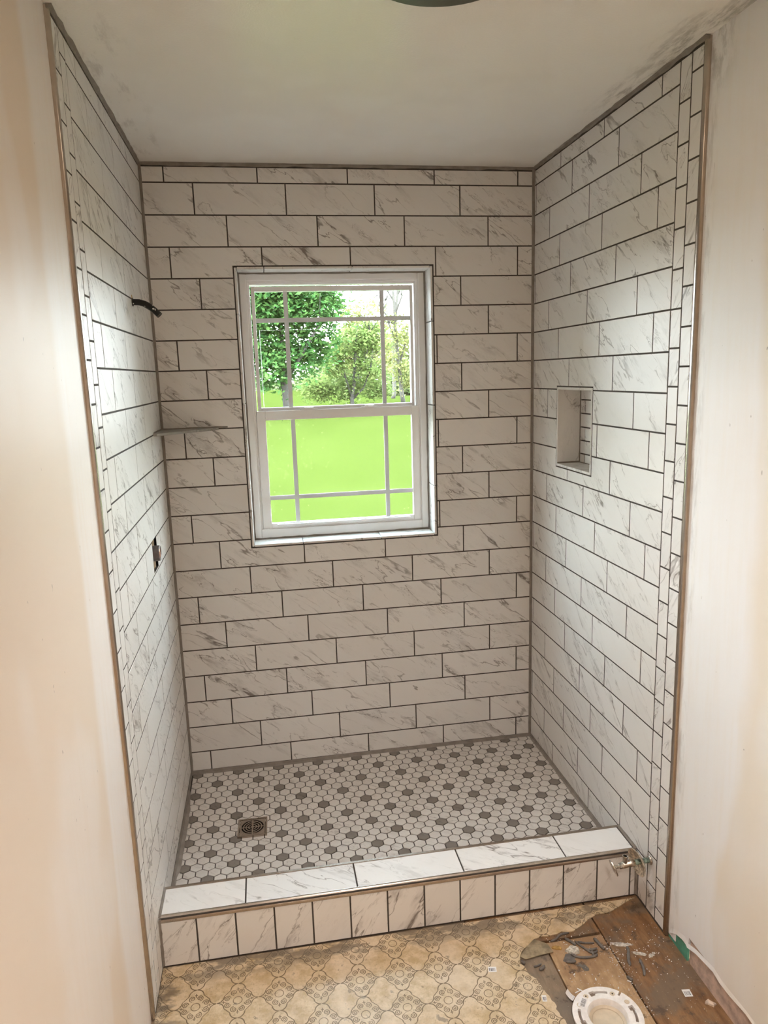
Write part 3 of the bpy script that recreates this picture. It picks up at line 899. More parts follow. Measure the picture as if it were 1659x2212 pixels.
# upper sash (outer track)
ux0, ux1, uz0, uz1 = .3475, .9585, 1.292, 1.7695
gx0, gx1, gz0, gz1 = .3605, .9470, 1.3235, 1.7515
us = wpart(fbox(MB(), ux0, ux1, uz0, uz1, .118, .146, (gx0-ux0, ux1-gx1, gz0-uz0, uz1-gz1)), 'upper_sash', VW, win, .0015)
wpart(MB().box((gx0-.004, .1305, gz0-.004), (gx1+.004, .1335, gz1+.004)), 'clear_pane', M['glass'], us)
mw = .0080
for xm in (.4735, .8395):
    wpart(MB().box((xm-mw, .1262, gz0-.003), (xm+mw, .1300, gz1+.003)), 'grille_bar', M['muntin'], us)
wpart(MB().box((gx0-.003, .1265, 1.6475-mw), (gx1+.003, .1297, 1.6475+mw)), 'grille_bar', M['muntin'], us)
# lower sash (inner track)
lx0, lx1, lz0, lz1 = .3395, .9700, .8540, 1.3120
hx0, hx1, hz0, hz1 = .3735, .9400, .8765, 1.2765
ls = wpart(fbox(MB(), lx0, lx1, lz0, lz1, .096, .117, (hx0-lx0, lx1-hx1, hz0-lz0, lz1-hz1)), 'lower_sash', VW, win, .002)
wpart(MB().box((hx0-.004, .1065, hz0-.004), (hx1+.004, .1095, hz1+.004)), 'frosted_pane', M['frosted'], ls)
for xm in (.4765, .8370):
    wpart(MB().box((xm-mw, .1020, hz0-.003), (xm+mw, .1060, hz1+.003)), 'grille_bar', M['muntin'], ls)
wpart(MB().box((hx0-.003, .1023, .976-mw), (hx1+.003, .1057, .976+mw)), 'grille_bar', M['muntin'], ls)
wpart(MB().box((.395, .088, .866), (.925, .097, .873)), 'sash_lift', VW, ls, .001)
for xl in (.540, .776):
    k = wpart(MB().box((xl-.034, .100, 1.3105), (xl+.034, .118, 1.3150)), 'sash_lock', VW, ls, .001)
    wpart(MB().box((xl-.018, .094, 1.3150), (xl+.018, .112, 1.3215)).box((xl-.008, .088, 1.3155), (xl+.012, .096, 1.3195)), 'lock_lever', VW, k, .001)

# ------------------------------------------------------------------ corner shelf
sh = MB()
z1 = zj(8)+.0045; z0 = z1-.009
pl = [(-.003, .003), (-.003, -.2)] + [(.0 + .203*math.sin(t*math.pi/2/10)*1.0 - 0.012*math.sin(t*math.pi/10), -.2*math.cos(t*math.pi/2/10) + .0) for t in range(1, 10)] + [(.203, .003)]
pl = [(-.003, .003), (-.003, -.195), (.012, -.195), (.075, -.128), (.130, -.075), (.200, -.010), (.203, .003)]
sh.extrude(pl, z0, z1)
M['stone'] = marble('shelf_stone', (.34, .335, .31, 1), (.2, .19, .175, 1), .8)
shelf = sh.build('corner_shelf', M['stone']); bevel_mod(shelf, .0015)
tag(shelf, 'thin grey corner shelf between the back wall and the left wall', 'shelf')
o = bead('shelf_caulk', shelf, (0, 0, z1), (.235, 0, z1), YN, Z1, .004, .2, 12)
o = bead('shelf_caulk', shelf, (0, 0, z1), (0, -.19, z1), X1, Z1, .004, .2, 12)

# ------------------------------------------------------------------ shower arm
arm = empty('shower_pipe', (0, -.379, 1.671))
tag(arm, 'short black bent pipe stub with white specks high on the left wall', 'pipe')
pts = [(-.03, 0, 0), (.0, 0, 0), (.02, 0, -.001), (.036, 0, -.006), (.050, 0, -.014), (.063, 0, -.026), (.076, 0, -.040)]
o = MB().tube(pts, .0092, 20, cap=True).build('pipe', M['black_pipe'], arm, True); auto_smooth(o, .8)
e = Vector(pts[-1]); dr = (e-Vector(pts[-2])).normalized()
MB().tube([e-dr*.002, e+dr*.0012], [.0094, .0094], 20).build('pipe_rim', simple('pipe_rim_grey', (.10, .09, .07, 1), .5), arm, True)
MB().tube([e+dr*.0006, e+dr*.0016], [.0072, .0072], 20).build('pipe_bore', M['dark'], arm)
o = MB().lathe([(.0096, 0), (.0125, .0), (.0125, .0025), (.0096, .0025)], 20, Matrix.Rotation(math.pi/2, 4, 'Y'), close=True).build('wall_ring', M['grout'], arm)
MB().box((.0005, -.0075, .006), (.0022, -.0055, .020)).build('wire_stub', M['brass'], arm)
spk = random.Random(5)
for (px, pz, w_, h_) in ((.058, -.0135, .0022, .0042), (.0605, -.0215, .0036, .0026), (.0655, -.024, .0018, .003), (.0365, -.0130, .0018, .0018), (.0045, -.0055, .0018, .0022)):
    mbx = MB(); n = 7
    # a flat paint fleck lying on the side of the pipe that faces the room
    ry = -.0092*math.sqrt(max(.02, 1-((pz - (-.0065 if px < .05 else -.0215))/.0093)**2))-.0003
    poly = [(px+w_*math.cos(2*math.pi*i/n)*spk.uniform(.7, 1.1), pz+h_*math.sin(2*math.pi*i/n)*spk.uniform(.7, 1.1)) for i in range(n)]
    for yy in (ry, ry+.0012):
        for a, c in poly: mbx.v.append((a, yy, c))
    mbx.f.append(tuple(range(n))); mbx.mi.append(0); mbx.f.append(tuple(n+i for i in range(n))); mbx.mi.append(0)
    for i in range(n): mbx.f.append((i, (i+1) % n, n+(i+1) % n, n+i)); mbx.mi.append(0)
    mbx.build('paint_fleck', M['paper'], arm)

# ------------------------------------------------------------------ shower valve in its cut-out
val = empty('shower_valve', (-.05, -.378, .896))
tag(val, 'bare shower valve with grey cylinder in the cut-out of the left tiles', 'valve')
def vt(mbx, name, mat, smooth=False):
    mbx.v = [(p[0]+.05, p[1]+.378, p[2]-.896) for p in mbx.v]
    o = mbx.build(name, mat, val)
    return auto_smooth(o, .7) if smooth else o
RX = Matrix.Rotation(math.pi/2, 4, 'Y')
vc = Matrix.Translation((0, -.372, .897)) @ RX
vt(MB().lathe([(.0, -.045), (.025, -.045), (.025, .010), (.0245, .0135), (.0225, .0145), (.020, .0130), (.018, .0045), (.0, .0045)], 32, vc), 'valve_collar', simple('grey_plastic', (.26, .25, .26, 1), .35, .3, 40, .1), True)
vt(MB().lathe([(.0, -.004), (.0175, -.004), (.0175, .0105), (.013, .0135), (.0, .0135)], 28, vc), 'valve_cap', M['copper'], True)
vt(MB().tube([(-.045, -.378, .80), (-.045, -.378, .99)], .016, 16), 'valve_body', M['brass'], True)
MB().box((-.13, -.44, .80), (-.11, -.32, .99)).build('wall_stud', M['dark'], wall_left)  # near-black board, the shade of the cavity is put into its colour
MB().box((-.030, -.375, .80), (-.008, -.330, .99)).build('wall_stud', M['stud'], wall_left)

# ------------------------------------------------------------------ stop valve near the floor
stop = empty('stop_valve', (W, -.97, .018))
tag(stop, 'corroded chrome water stop valve with oval handle beside the curb', 'valve')
def st(mbx, name, mat): return auto_smooth(mbx.build(name, mat, stop), .7)
st(MB().tube([(.06, 0, 0), (-.0165, 0, 0)], .0078, 16), 'pipe_stub', M['verdigris'])
st(MB().lathe([(.0, .0), (.0125, 0), (.0135, .003), (.0115, .007), (.008, .008)], 18, Matrix.Translation((0.001, 0, 0)) @ Matrix.Rotation(-math.pi/2, 4, 'Y')), 'wall_collar', M['chrome'])
Mt = Matrix.Translation((-.036, 0, .000)) @ Matrix.Rotation(-math.pi/2-.16, 4, 'Y') @ Matrix.Rotation(.12, 4, 'X')
st(MB().lathe([(.009, -.006), (.017, -.005), (.032, .000), (.0395, .0065), (.0405, .009), (.0385, .0085), (.031, .0035), (.016, -.001), (.009, -.002)], 36, Mt, close=True), 'escutcheon', M['calcium'])
st(MB().tube([(-.0165, 0, 0), (-.052, 0, -.001)], .0072, 16), 'copper_pipe', M['verdigris'])
st(MB().tube([(-.050, 0, -.001), (-.053, 0, -.001), (-.064, 0, -.002), (-.066, 0, -.002), (-.086, 0, -.004), (-.088, 0, -.004)], [.0085, .0105, .0105, .0092, .0100, .0088], 12), 'valve_body', M['chrome'])
st(MB().lathe([(.0068, -.008), (.0068, .020), (.0075, .021), (.0075, .027), (.0055, .027), (.0055, .016), (0, .016)], 20, Matrix.Translation((-.080, 0, -.002))), 'outlet', M['chrome'])
MB().lathe([(.0, .0165), (.0054, .0165), (.0054, .0175), (0, .0175)], 16, Matrix.Translation((-.080, 0, -.002))).build('outlet_bore', M['dark'], stop)
st(MB().tube([(-.086, 0, -.004), (-.097, 0, -.006), (-.098, 0, -.006), (-.112, 0, -.008)], [.0085, .0085, .0048, .0048], 6), 'packing_nut', M['chrome'])
Mh = Matrix.Translation((-.112, 0, -.008)) @ Matrix.Rotation(-math.pi/2-.38, 4, 'Y') @ Matrix.Scale(.72, 4, (0, 1, 0))
st(MB().lathe([(0, -.002), (.010, -.002), (.022, .001), (.0265, .0018), (.0265, .0045), (.022, .0045), (.010, .003), (.006, .006), (0, .006)], 32, Mh), 'oval_handle', M['chrome'])

# ------------------------------------------------------------------ bathroom floor coverings
# subfloor boards (children of the floor)
def board(name, x0, x1, y0, y1, mat, zt=ZF-.0028):
    o = MB().box((x0, y0, ZF-.020), (x1, y1, zt)).build(name, mat, floor); bevel_mod(o, .001, 1); return o
board('subfloor_board', 1.2335, W+.11, YR+.02, YF+.01, M['ply_a'])
FX, FY, FR_ = 1.1175, -1.286, .0475          # centre and bore of the toilet flange
bb = MB()
for sg, xe in ((-1, 1.0590), (1, 1.2285)):     # board with a round cut-out
    arc = [(FX+sg*FR_*math.sin(math.pi*k/16), FY-FR_*math.cos(math.pi*k/16)) for k in range(17)]
    pl = [(xe, YR+.02), (FX, YR+.02)] + arc + [(FX, -1.0215), (xe, -1.0215)]
    bb.extrude(pl if sg < 0 else pl[::-1], ZF-.020, ZF-.0028)
bb.build('subfloor_board', M['ply_b'], floor)
board('subfloor_board', .86, 1.2285, -1.0105, YF+.01, M['ply_a'])
board('subfloor_board', .86, 1.0545, YR+.02, -1.0215, M['ply_c'])
board('subfloor_board', -.01, .858, YR+.02, YF+.01, M['ply_c'])
# torn sheet vinyl, irregular right edge
ed = [(1.392, -.907), (1.33, -.931), (1.2857, -.9493), (1.245, -.949), (1.2162, -.9614), (1.185, -.982), (1.1549, -.9963), (1.12, -.991), (1.0929, -.9978), (1.06, -.996), (1.0328, -1.003), (.998, -1.028), (.9729, -1.055), (.966, -1.078), (.9746, -1.1002), (.981, -1.121), (.9901, -1.1342), (.9959, -1.1712), (1.003, -1.192), (1.0085, -1.2139), (1.004, -1.232), (1.0072, -1.2522), (1.013, -1.285), (1.006, -1.33), (1.02, -1.40), (1.01, -1.5), (1.03, -1.7), (1.02, -2.2), (1.02, YR+.02)]
rg = random.Random(21); ed2 = []
for i in range(len(ed)-1):
    a, c = Vector(ed[i]), Vector(ed[i+1])
    ed2 += [tuple(a), tuple(a.lerp(c, .5)+Vector((rg.uniform(-.004, .004), rg.uniform(-.003, .003))))]
ed2.append(ed[-1])
poly = [(.000, YR+.02), (.000, YF-.0005)][::-1]
poly = [(.0, YF-.0005), (.0, YR+.02)] + ed2[::-1]
MB().extrude(poly, ZF-.0026, ZF+.0002).build('vinyl_sheet', M['vinyl'], floor)
# curled flap of torn vinyl
fl = MB()
A = [(1.033, -1.004, ZF+.0016), (1.062, -1.030, ZF+.0045), (1.068, -1.060, ZF+.003), (1.035, -1.062, ZF+.003), (.985, -1.068, ZF+.0018), (.973, -1.056, ZF+.0016), (1.00, -1.03, ZF+.004)]
n = len(A); ctr = Vector((1.022, -1.043, ZF+.006))
for dz_ in (0, -.0018):
    for p in A: fl.v.append((p[0], p[1], p[2]+dz_))
    fl.v.append((ctr.x, ctr.y, ctr.z+dz_))
for i in range(n):
    j = (i+1) % n
    fl.f += [(i, j, n), (n+1+j, n+1+i, 2*n+1), (i, n+1+i, n+1+j, j)]; fl.mi += [0, 0, 0]
fl.build('torn_flap', M['backing'], floor)
# mortar smears on the board
M['smear'] = simple('white_smear', (.52, .47, .41, 1), .9, 0, 120, .25)
def blob(name, c, rx, ry, rot, h, mat, parent=None, n=22, rough=.25, seed=1, z=ZF-.0028):
    rg = random.Random(seed); mbx = MB()
    ring = []
    for i in range(n):
        an = 2*math.pi*i/n; rr = 1+rg.uniform(-rough, rough)
        x, y = rx*rr*math.cos(an), ry*rr*math.sin(an)
        ring.append((c[0]+x*math.cos(rot)-y*math.sin(rot), c[1]+x*math.sin(rot)+y*math.cos(rot)))
    for s_, zz_ in ((1, -.0002), (.9, h*.7), (.55, h)):
        for x, y in ring: mbx.v.append((c[0]+(x-c[0])*s_, c[1]+(y-c[1])*s_, z+zz_*(1 if s_ > .8 else rg.uniform(.8, 1.15))))
    for k in range(2):
        for i in range(n): mbx.f.append((k*n+i, k*n+(i+1) % n, (k+1)*n+(i+1) % n, (k+1)*n+i)); mbx.mi.append(0)
    mbx.f.append(tuple(2*n+i for i in range(n))); mbx.mi.append(0)
    mbx.f.append(tuple(range(n))[::-1]); mbx.mi.append(0)
    return mbx.build(name, mat, parent)
blob('mortar_smear', (1.268, -1.0665), .034, .007, -.22, .0006, M['smear'], floor, seed=4)
blob('mortar_smear', (1.299, -1.107), .019, .0065, -.42, .0008, M['smear'], floor, seed=5, rough=.2)
blob('mortar_smear', (1.33, -1.118), .012, .006, .5, .0004, M['smear'], floor, seed=6, rough=.5)

# sole plate, green board and torn paper along the foot of the right drywall
MB().box((W+.012, YR+.02, ZF-.008), (W+.10, -1.165, -.05)).build('sole_plate', M['plate'], wall_right)
MB().box((W+.010, -1.155, ZF-.004), (W+.016, -1.060, -.09)).build('green_board', M['green_board'], wall_right)
tp = MB(); rg = random.Random(9); prev = []
pl2 = [(-1.075, -.130), (-1.105, -.113), (-1.145, -.101), (-1.158, -.108), (-1.20, -.094), (-1.2717, -.078), (-1.30, -.086), (-1.34, -.088), (-1.40, -.080), (-1.50, -.085), (-1.7, -.08), (-2.4, -.083)]
nP = len(pl2)
for (yy, zz_) in pl2:
    for dx_, dz_ in ((-.0002, .007+rg.uniform(-.003, .004)), (-.0018-rg.uniform(0, .002), -.004+rg.uniform(-.004, .003)), (.001, -.002)):
        tp.v.append((W+RW+dx_, yy, zz_+dz_))
for i in range(nP-1):
    for j in range(3):
        a = i*3+j; c = i*3+(j+1) % 3; tp.f.append((a, c, c+3, a+3)); tp.mi.append(0)
tp.build('torn_paper_edge', M['wall_r'], wall_right)

# toilet flange
fl_ = empty('toilet_flange', (FX, FY, ZF)); fl_.rotation_euler[2] = -.12
tag(fl_, 'white round plastic toilet flange with curved slots on the bare floor', 'flange')
g = MB()
n = 96; R0, R1 = .0485, .0860
zt0, zt1 = .006, .0125
slots = [(math.radians(72), math.radians(112), .0645, .0725), (math.radians(-18), math.radians(22), .0645, .0725), (math.radians(162), math.radians(202), .0645, .0725), (math.radians(252), math.radians(292), .0645, .0725)]
# top ring built from angular sectors, slots left open, with wider key ends
def sect(mbx, r0, r1, a0, a1, z0, z1, k=2):
    st_ = len(mbx.v)
    for i in range(k+1):
        an = a0+(a1-a0)*i/k; c, s = math.cos(an), math.sin(an)
        for r, zz_ in ((r0, z0), (r1, z0), (r1, z1), (r0, z1)): mbx.v.append((r*c, r*s, zz_))
    for i in range(k):
        for j in range(4):
            a = st_+i*4+j; b_ = st_+i*4+(j+1) % 4; mbx.f.append((a, b_, b_+4, a+4)); mbx.mi.append(0)
    mbx.f.append((st_, st_+1, st_+2, st_+3)); mbx.mi.append(0)
    e = st_+k*4; mbx.f.append((e+3, e+2, e+1, e)); mbx.mi.append(0)
step_a = math.radians(4); cells = []
for i in range(90):
    a0 = i*step_a; mid = (a0+step_a/2)
    deg = math.degrees(mid) % 360
    opened = None
    for c0, c1, k0, k1 in ((72, 100, 100, 112), (-20+360, 8+360, 8, 20), (160, 188, 188, 200), (248, 276, 276, 288)):
        for dd in (deg, deg+360):
            if c0 <= dd < c1: opened = (.0655, .0725)
            if k0 <= dd < k1 or k0+360 <= dd < k1+360: opened = (.0610, .0745)
    if 48 <= deg < 54 or 228 <= deg < 234:
        opened = (.0720, R1)
    if opened:
        sect(g, R0, opened[0], a0, a0+step_a, zt0, zt1, 1)
        if opened[1] < R1: sect(g, opened[1], R1, a0, a0+step_a, zt0, zt1, 1)
    else: sect(g, R0, R1, a0, a0+step_a, zt0, zt1, 1)
o = g.build('flange_ring', M['white_pvc'], fl_)
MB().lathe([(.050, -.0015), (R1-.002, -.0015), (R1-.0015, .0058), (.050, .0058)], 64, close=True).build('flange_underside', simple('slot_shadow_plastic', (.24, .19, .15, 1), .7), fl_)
o = MB().lathe([(.0500, .0128), (.0490, .0138), (.0478, .0128), (.0452, .000), (.0425, -.0112), (.0438, -.0112), (.0468, -.004), (.0490, .004)], 64, close=True).build('flange_throat', M['white_pvc'], fl_); auto_smooth(o, .8)
o = MB().lathe([(.0452, -.0015), (.0415, -.0040), (.0385, -.0050), (.0375, -.0070), (.0362, -.0058), (.0, -.0054)], 64).build('knockout_plug', M['cream_pvc'], fl_); auto_smooth(o, .5)
for dg, rr in ((62, .0695), (30, .0700), (122, .0695), (150, .0700), (212, .0695), (300, .07)):
    an = math.radians(dg)
    Mk = Matrix.Translation((rr*math.cos(an), rr*math.sin(an), 0))
    MB().lathe([(0, .0126), (.0042, .0128), (.0058, .0131), (.0066, .0126)], 18, Mk).build('screw_recess', M['cream_pvc'], fl_, True)
    if dg in (62, 122): MB().lathe([(0, .01335), (.0018, .01325), (.0018, .0128)], 12, Mk).build('screw_hole', M['dark'], fl_)
def barcode(name, loc, w_, h_, rz, label, tilt=0.0, parent=None, curl=0.0):
    root = MB(); nseg = 6
    for k in range(nseg+1):
        t = k/nseg
        for s_ in (-1, 1):
            for dz_ in (0, -.0004): root.v.append((w_*(t-.5), s_*h_/2, curl*t*t+dz_))
    for k in range(nseg):
        a = k*4
        root.f += [(a, a+4, a+6, a+2), (a+1, a+3, a+7, a+5), (a, a+1, a+5, a+4), (a+2, a+6, a+7, a+3)]; root.mi += [0]*4
    root.f += [(0, 2, 3, 1), (nseg*4, nseg*4+1, nseg*4+3, nseg*4+2)]; root.mi += [0, 0]
    o = root.build(name, M['paper'], parent)
    o.location = loc; o.rotation_euler = (tilt, 0, rz)
    rg = random.Random(name+str(loc[0])); x = -w_*.38
    while x < w_*.34:
        bw = rg.choice((.0006, .0010, .0016)); t = (x/w_+.5); z_ = curl*t*t+.00015
        MB().face([(x, -h_*.36, z_), (x+bw, -h_*.36, z_), (x+bw, h_*.22, z_), (x, h_*.22, z_)]).build('barcode_line', M['ink'], o, fix=False)
        x += bw+rg.choice((.0010, .0014))
    if label: tag(o, label, 'sticker')
    return o
s_ = barcode('flange_label', (-.0500, .0420, .0130), .034, .019, 1.05, None, parent=fl_)
barcode('barcode_sticker', (1.354, -1.2505, ZF-.0020), .021, .022, -.12, 'small white barcode sticker on the dark board by the right wall')
barcode('barcode_sticker', (.885, -1.0820, ZF+.0010), .022, .017, -.2, 'small barcode sticker on the patterned vinyl between scroll motifs')
barcode('barcode_sticker', (.987, -1.1970, ZF+.0010), .012, .019, -.2, 'narrow barcode sticker at the torn vinyl edge near the flange')
barcode('barcode_sticker', (1.052, -1.2090, ZF+.004), .020, .016, 2.4, 'curled barcode sticker standing up against the toilet flange', parent=None, curl=.014)

# loose scraps
def worm(pts, r, label, name='caulk_scrap', z=ZF-.0026, seed=0):
    rg = random.Random(seed); P = [Vector((p[0], p[1], z+r*.85+(p[2] if len(p) > 2 else 0))) for p in pts]
    # smooth
    Q = []
    for i in range(len(P)-1):
        for t in (0, .33, .66): Q.append(P[i].lerp(P[i+1], t))
    Q.append(P[-1])
    for _ in range(2):
        Q = [Q[0]] + [(Q[i-1]+Q[i]*2+Q[i+1])/4 for i in range(1, len(Q)-1)] + [Q[-1]]
    base = Q[0].copy()
    rad = [r*rg.uniform(.8, 1.15)*(.55 if i in (0, len(Q)-1) else 1) for i in range(len(Q))]
    o = MB().tube([q-base for q in Q], rad, 10).build(name, M['putty'], None, True); o.location = base
    return tag(o, label, 'scrap', 'grey caulk scraps on the bare subfloor')
worm([(1.2764, -1.0815), (1.2725, -1.098), (1.262, -1.115), (1.2555, -1.130), (1.2540, -1.143)], .0042, 'longest grey caulk curl on the dark board below the white smear')
worm([(1.2877, -1.1286), (1.286, -1.148), (1.281, -1.165), (1.2732, -1.1805)], .0040, 'grey caulk curl on the dark board halfway to the barcode sticker')
worm([(1.0898, -1.0949), (1.098, -1.100), (1.109, -1.102), (1.1161, -1.0985)], .0040, 'short grey caulk scrap just below the white mortar lump')
worm([(1.1137, -1.075), (1.128, -1.089), (1.150, -1.095), (1.1788, -1.0945), (1.184, -1.087)], .0034, 'long grey caulk strip curving under the white mortar lump')
worm([(.9985, -1.0945), (1.008, -1.095), (1.0210, -1.089)], .0028, 'upper one of two short scraps on the grey board by the vinyl edge')
worm([(1.0085, -1.1065), (1.018, -1.108), (1.0260, -1.098)], .0042, 'lower one of two short scraps on the grey board by the vinyl edge')
worm([(1.2000, -1.035), (1.205, -1.055), (1.2100, -1.0775)], .0046, 'flat grey scrap leaning on the dark seam beside the scrap pile')
worm([(1.150, -1.036), (1.170, -1.046), (1.1935, -1.049)], .0030, 'thin grey strip at the top of the scrap pile')
worm([(1.144, -1.0327), (1.152, -1.052), (1.163, -1.068), (1.168, -1.080)], .0030, 'grey strip slanting down the middle of the scrap pile')
worm([(1.160, -1.069), (1.176, -1.072), (1.1925, -1.069)], .0034, 'upper rung of stacked grey scraps right of the mortar lump')
worm([(1.166, -1.078), (1.180, -1.083), (1.1900, -1.077)], .0034, 'lower rung of stacked grey scraps right of the mortar lump')
worm([(1.176, -1.066), (1.1745, -1.080), (1.172, -1.0905)], .0032, 'short upright grey scrap in the middle of the scrap pile')
worm([(1.0772, -1.020), (1.095, -1.016), (1.105, -1.006), (1.118, -1.000), (1.140, -1.000)], .0030, 'thin grey strip lying across the dark floor slot')
worm([(1.120, -1.018), (1.132, -1.034), (1.1400, -1.047)], .0042, 'brownish grey strip left of the scrap pile top')
worm([(1.2270, -1.1740), (1.231, -1.184), (1.2350, -1.189)], .0040, 'tiny dark scrap at the seam near the flange')
worm([(.9690, -1.0735), (.9735, -1.078), (.9760, -1.084)], .0040, 'tiny grey lump on the torn vinyl edge', z=ZF+.0002)
lump = blob('mortar_lump', (1.1245, -1.062), .020, .0135, -.12, .010, M['mortar'], None, 14, .2, 3)
tag(lump, 'crumbly whitish mortar lump beside the pile of grey scraps', 'lump')
chip = blob('drywall_chip', (1.392, -1.290), .014, .008, -.9, .006, simple('beige_chip', (.62, .50, .40, 1), .9, 0, 90, .2), None, 9, .35, 8)
tag(chip, 'beige broken drywall chip by the foot of the right wall', 'chip')
chip = blob('wood_chip', (1.083, -1.043), .017, .007, -.35, .004, simple('yellow_chip', (.42, .25, .07, 1), .8, 0, 60, .2), None, 8, .25, 12)
tag(chip, 'yellowish wood chip left of the white mortar lump', 'chip')
fl2 = blob('adhesive_patch', (1.105, -1.083), .020, .013, .3, .0015, M['putty'], floor, 12, .3, 14)
fl2 = blob('adhesive_patch', (1.128, -1.118), .008, .016, .5, .001, M['putty'], floor, 10, .4, 15)
# crumbs of plaster that nobody could count
cr = MB(); rg = random.Random(31)
for i in range(420):
    if i < 300: x, y = rg.uniform(1.06, 1.40), -1.0-abs(rg.gauss(0, .14))
    else:
        t = rg.random(); x, y = 1.231+rg.gauss(0, .012), -1.05-t*.25
    if y < -1.45 or ((x-FX)**2+(y-FY)**2) < .092**2: continue
    s = rg.uniform(.0006, .0019) if rg.random() < .93 else rg.uniform(.002, .0032)
    k = len(cr.v); z_ = ZF-.0028
    an = rg.uniform(0, 3)
    for dx_, dy_, dz_ in ((1, 0, 0), (-.5, .8, 0), (-.6, -.7, 0), (.1, 0, 1.1)):
        cr.v.append((x+s*(dx_*math.cos(an)-dy_*math.sin(an)), y+s*(dx_*math.sin(an)+dy_*math.cos(an)), z_+s*dz_))
    cr.f += [(k, k+1, k+3), (k+1, k+2, k+3), (k+2, k, k+3), (k, k+2, k+1)]; cr.mi += [0]*4
o = cr.build('plaster_crumbs', M['paper']); tag(o, 'scattered white plaster crumbs on the bare boards', 'crumbs', kind='stuff')
# short splinters near the flange and a few white bits
for i, (x, y, l, an) in enumerate(((1.081, -1.192, .018, .3), (1.088, -1.188, .014, -.8), (1.226, -1.1885, .010, -.6), (1.143, -1.166, .008, 1.3), (1.094, -1.140, .007, .6))):
    mbx = MB().box((-l/2, -.0012, 0), (l/2, .0012, .0016)); o = mbx.build('white_bit', M['paper']); o.location = (x, y, ZF-.0026+.0004*i); o.rotation_euler[2] = an
    tag(o, ['white plastic splinter at the rim of the toilet flange', 'crossed white splinter at the rim of the toilet flange', 'white bit on the seam beside the dark scrap', 'white bit on the light board above the flange', 'white bit on the light board near the grey board'][i], 'bit')

# ------------------------------------------------------------------ ceiling lamp
def ceiling_lamp(x, y, label, watts, cone):
    lamp = empty('ceiling_light', (x, y, H)); tag(lamp, label, 'ceiling light', 'flush ceiling lights')
    o = MB().lathe([(.0, 0), (.152, 0), (.156, -.012), (.153, -.026), (.148, -.034), (.116, -.036), (.113, -.030), (.112, -.018), (0, -.018)], 64).build('rim', M['bronze'], lamp); auto_smooth(o, .6)
    MB().lathe([(.113, -.022), (.100, -.026), (.075, -.029), (.045, -.031), (.001, -.032)], 48).build('glass_bowl', M['lamp_glass'], lamp, True)
    sd = bpy.data.lights.new('lamp_beam', 'SPOT'); sd.energy = watts; sd.color = (1, .885, .82); sd.spot_size = math.radians(cone); sd.spot_blend = .9; sd.shadow_soft_size = .10
    so = bpy.data.objects.new('lamp_beam', sd); COL.objects.link(so); so.parent = lamp; so.location = (0, 0, -.05)
tL = NT('lamp_glass'); em = tL.n('ShaderNodeEmission', {'Color': (1, .79, .60, 1), 'Strength': LAMP_STRENGTH}); tL.t.links.new(em.outputs[0], tL.out.inputs[0]); M['lamp_glass'] = tL.m
ceiling_lamp(.722, -1.345, 'round flush ceiling light with a dark metal rim at the shower entrance', LAMP_WATTS, 104)
ceiling_lamp(.700, -3.050, 'unseen flush ceiling light added by the door to fill the room', REAR_FILL_WATTS, 130)  # unseen lamp added behind the camera for warm bounce fill

# ------------------------------------------------------------------ outdoors
ZG = -.75
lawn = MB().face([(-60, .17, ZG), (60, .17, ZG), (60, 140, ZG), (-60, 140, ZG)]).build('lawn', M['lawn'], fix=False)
tag(lawn, kind='structure', label='sunlit green lawn outside the window')
ext = MB().box((-3.5, .03, ZG), (-.151, .16, 2.6)).box((W+.151, .03, ZG), (5, .16, 2.6)).build('wall_exterior', VW); tag(ext, kind='structure', label='outer house wall beside the window')
roof = MB().box((-3.5, YR-.8, 2.36), (5, .55, 2.50)).build('roof', M['vinyl_white']); tag(roof, kind='structure', label='house roof with a small overhang')
def at(u, v, Y):
    dr = fwd + RR*((u-829.5)/FPX) - UU*((v-1106)/FPX); t = (Y-CAM.y)/dr.y
    return CAM + dr*t
YF_ = {15: 40, 19: 46, 23: 53, 30: 62, 44: 96, 40: 134, 48: 109, 46: 84, 42: 121, 38: 72}   # depth of each tree
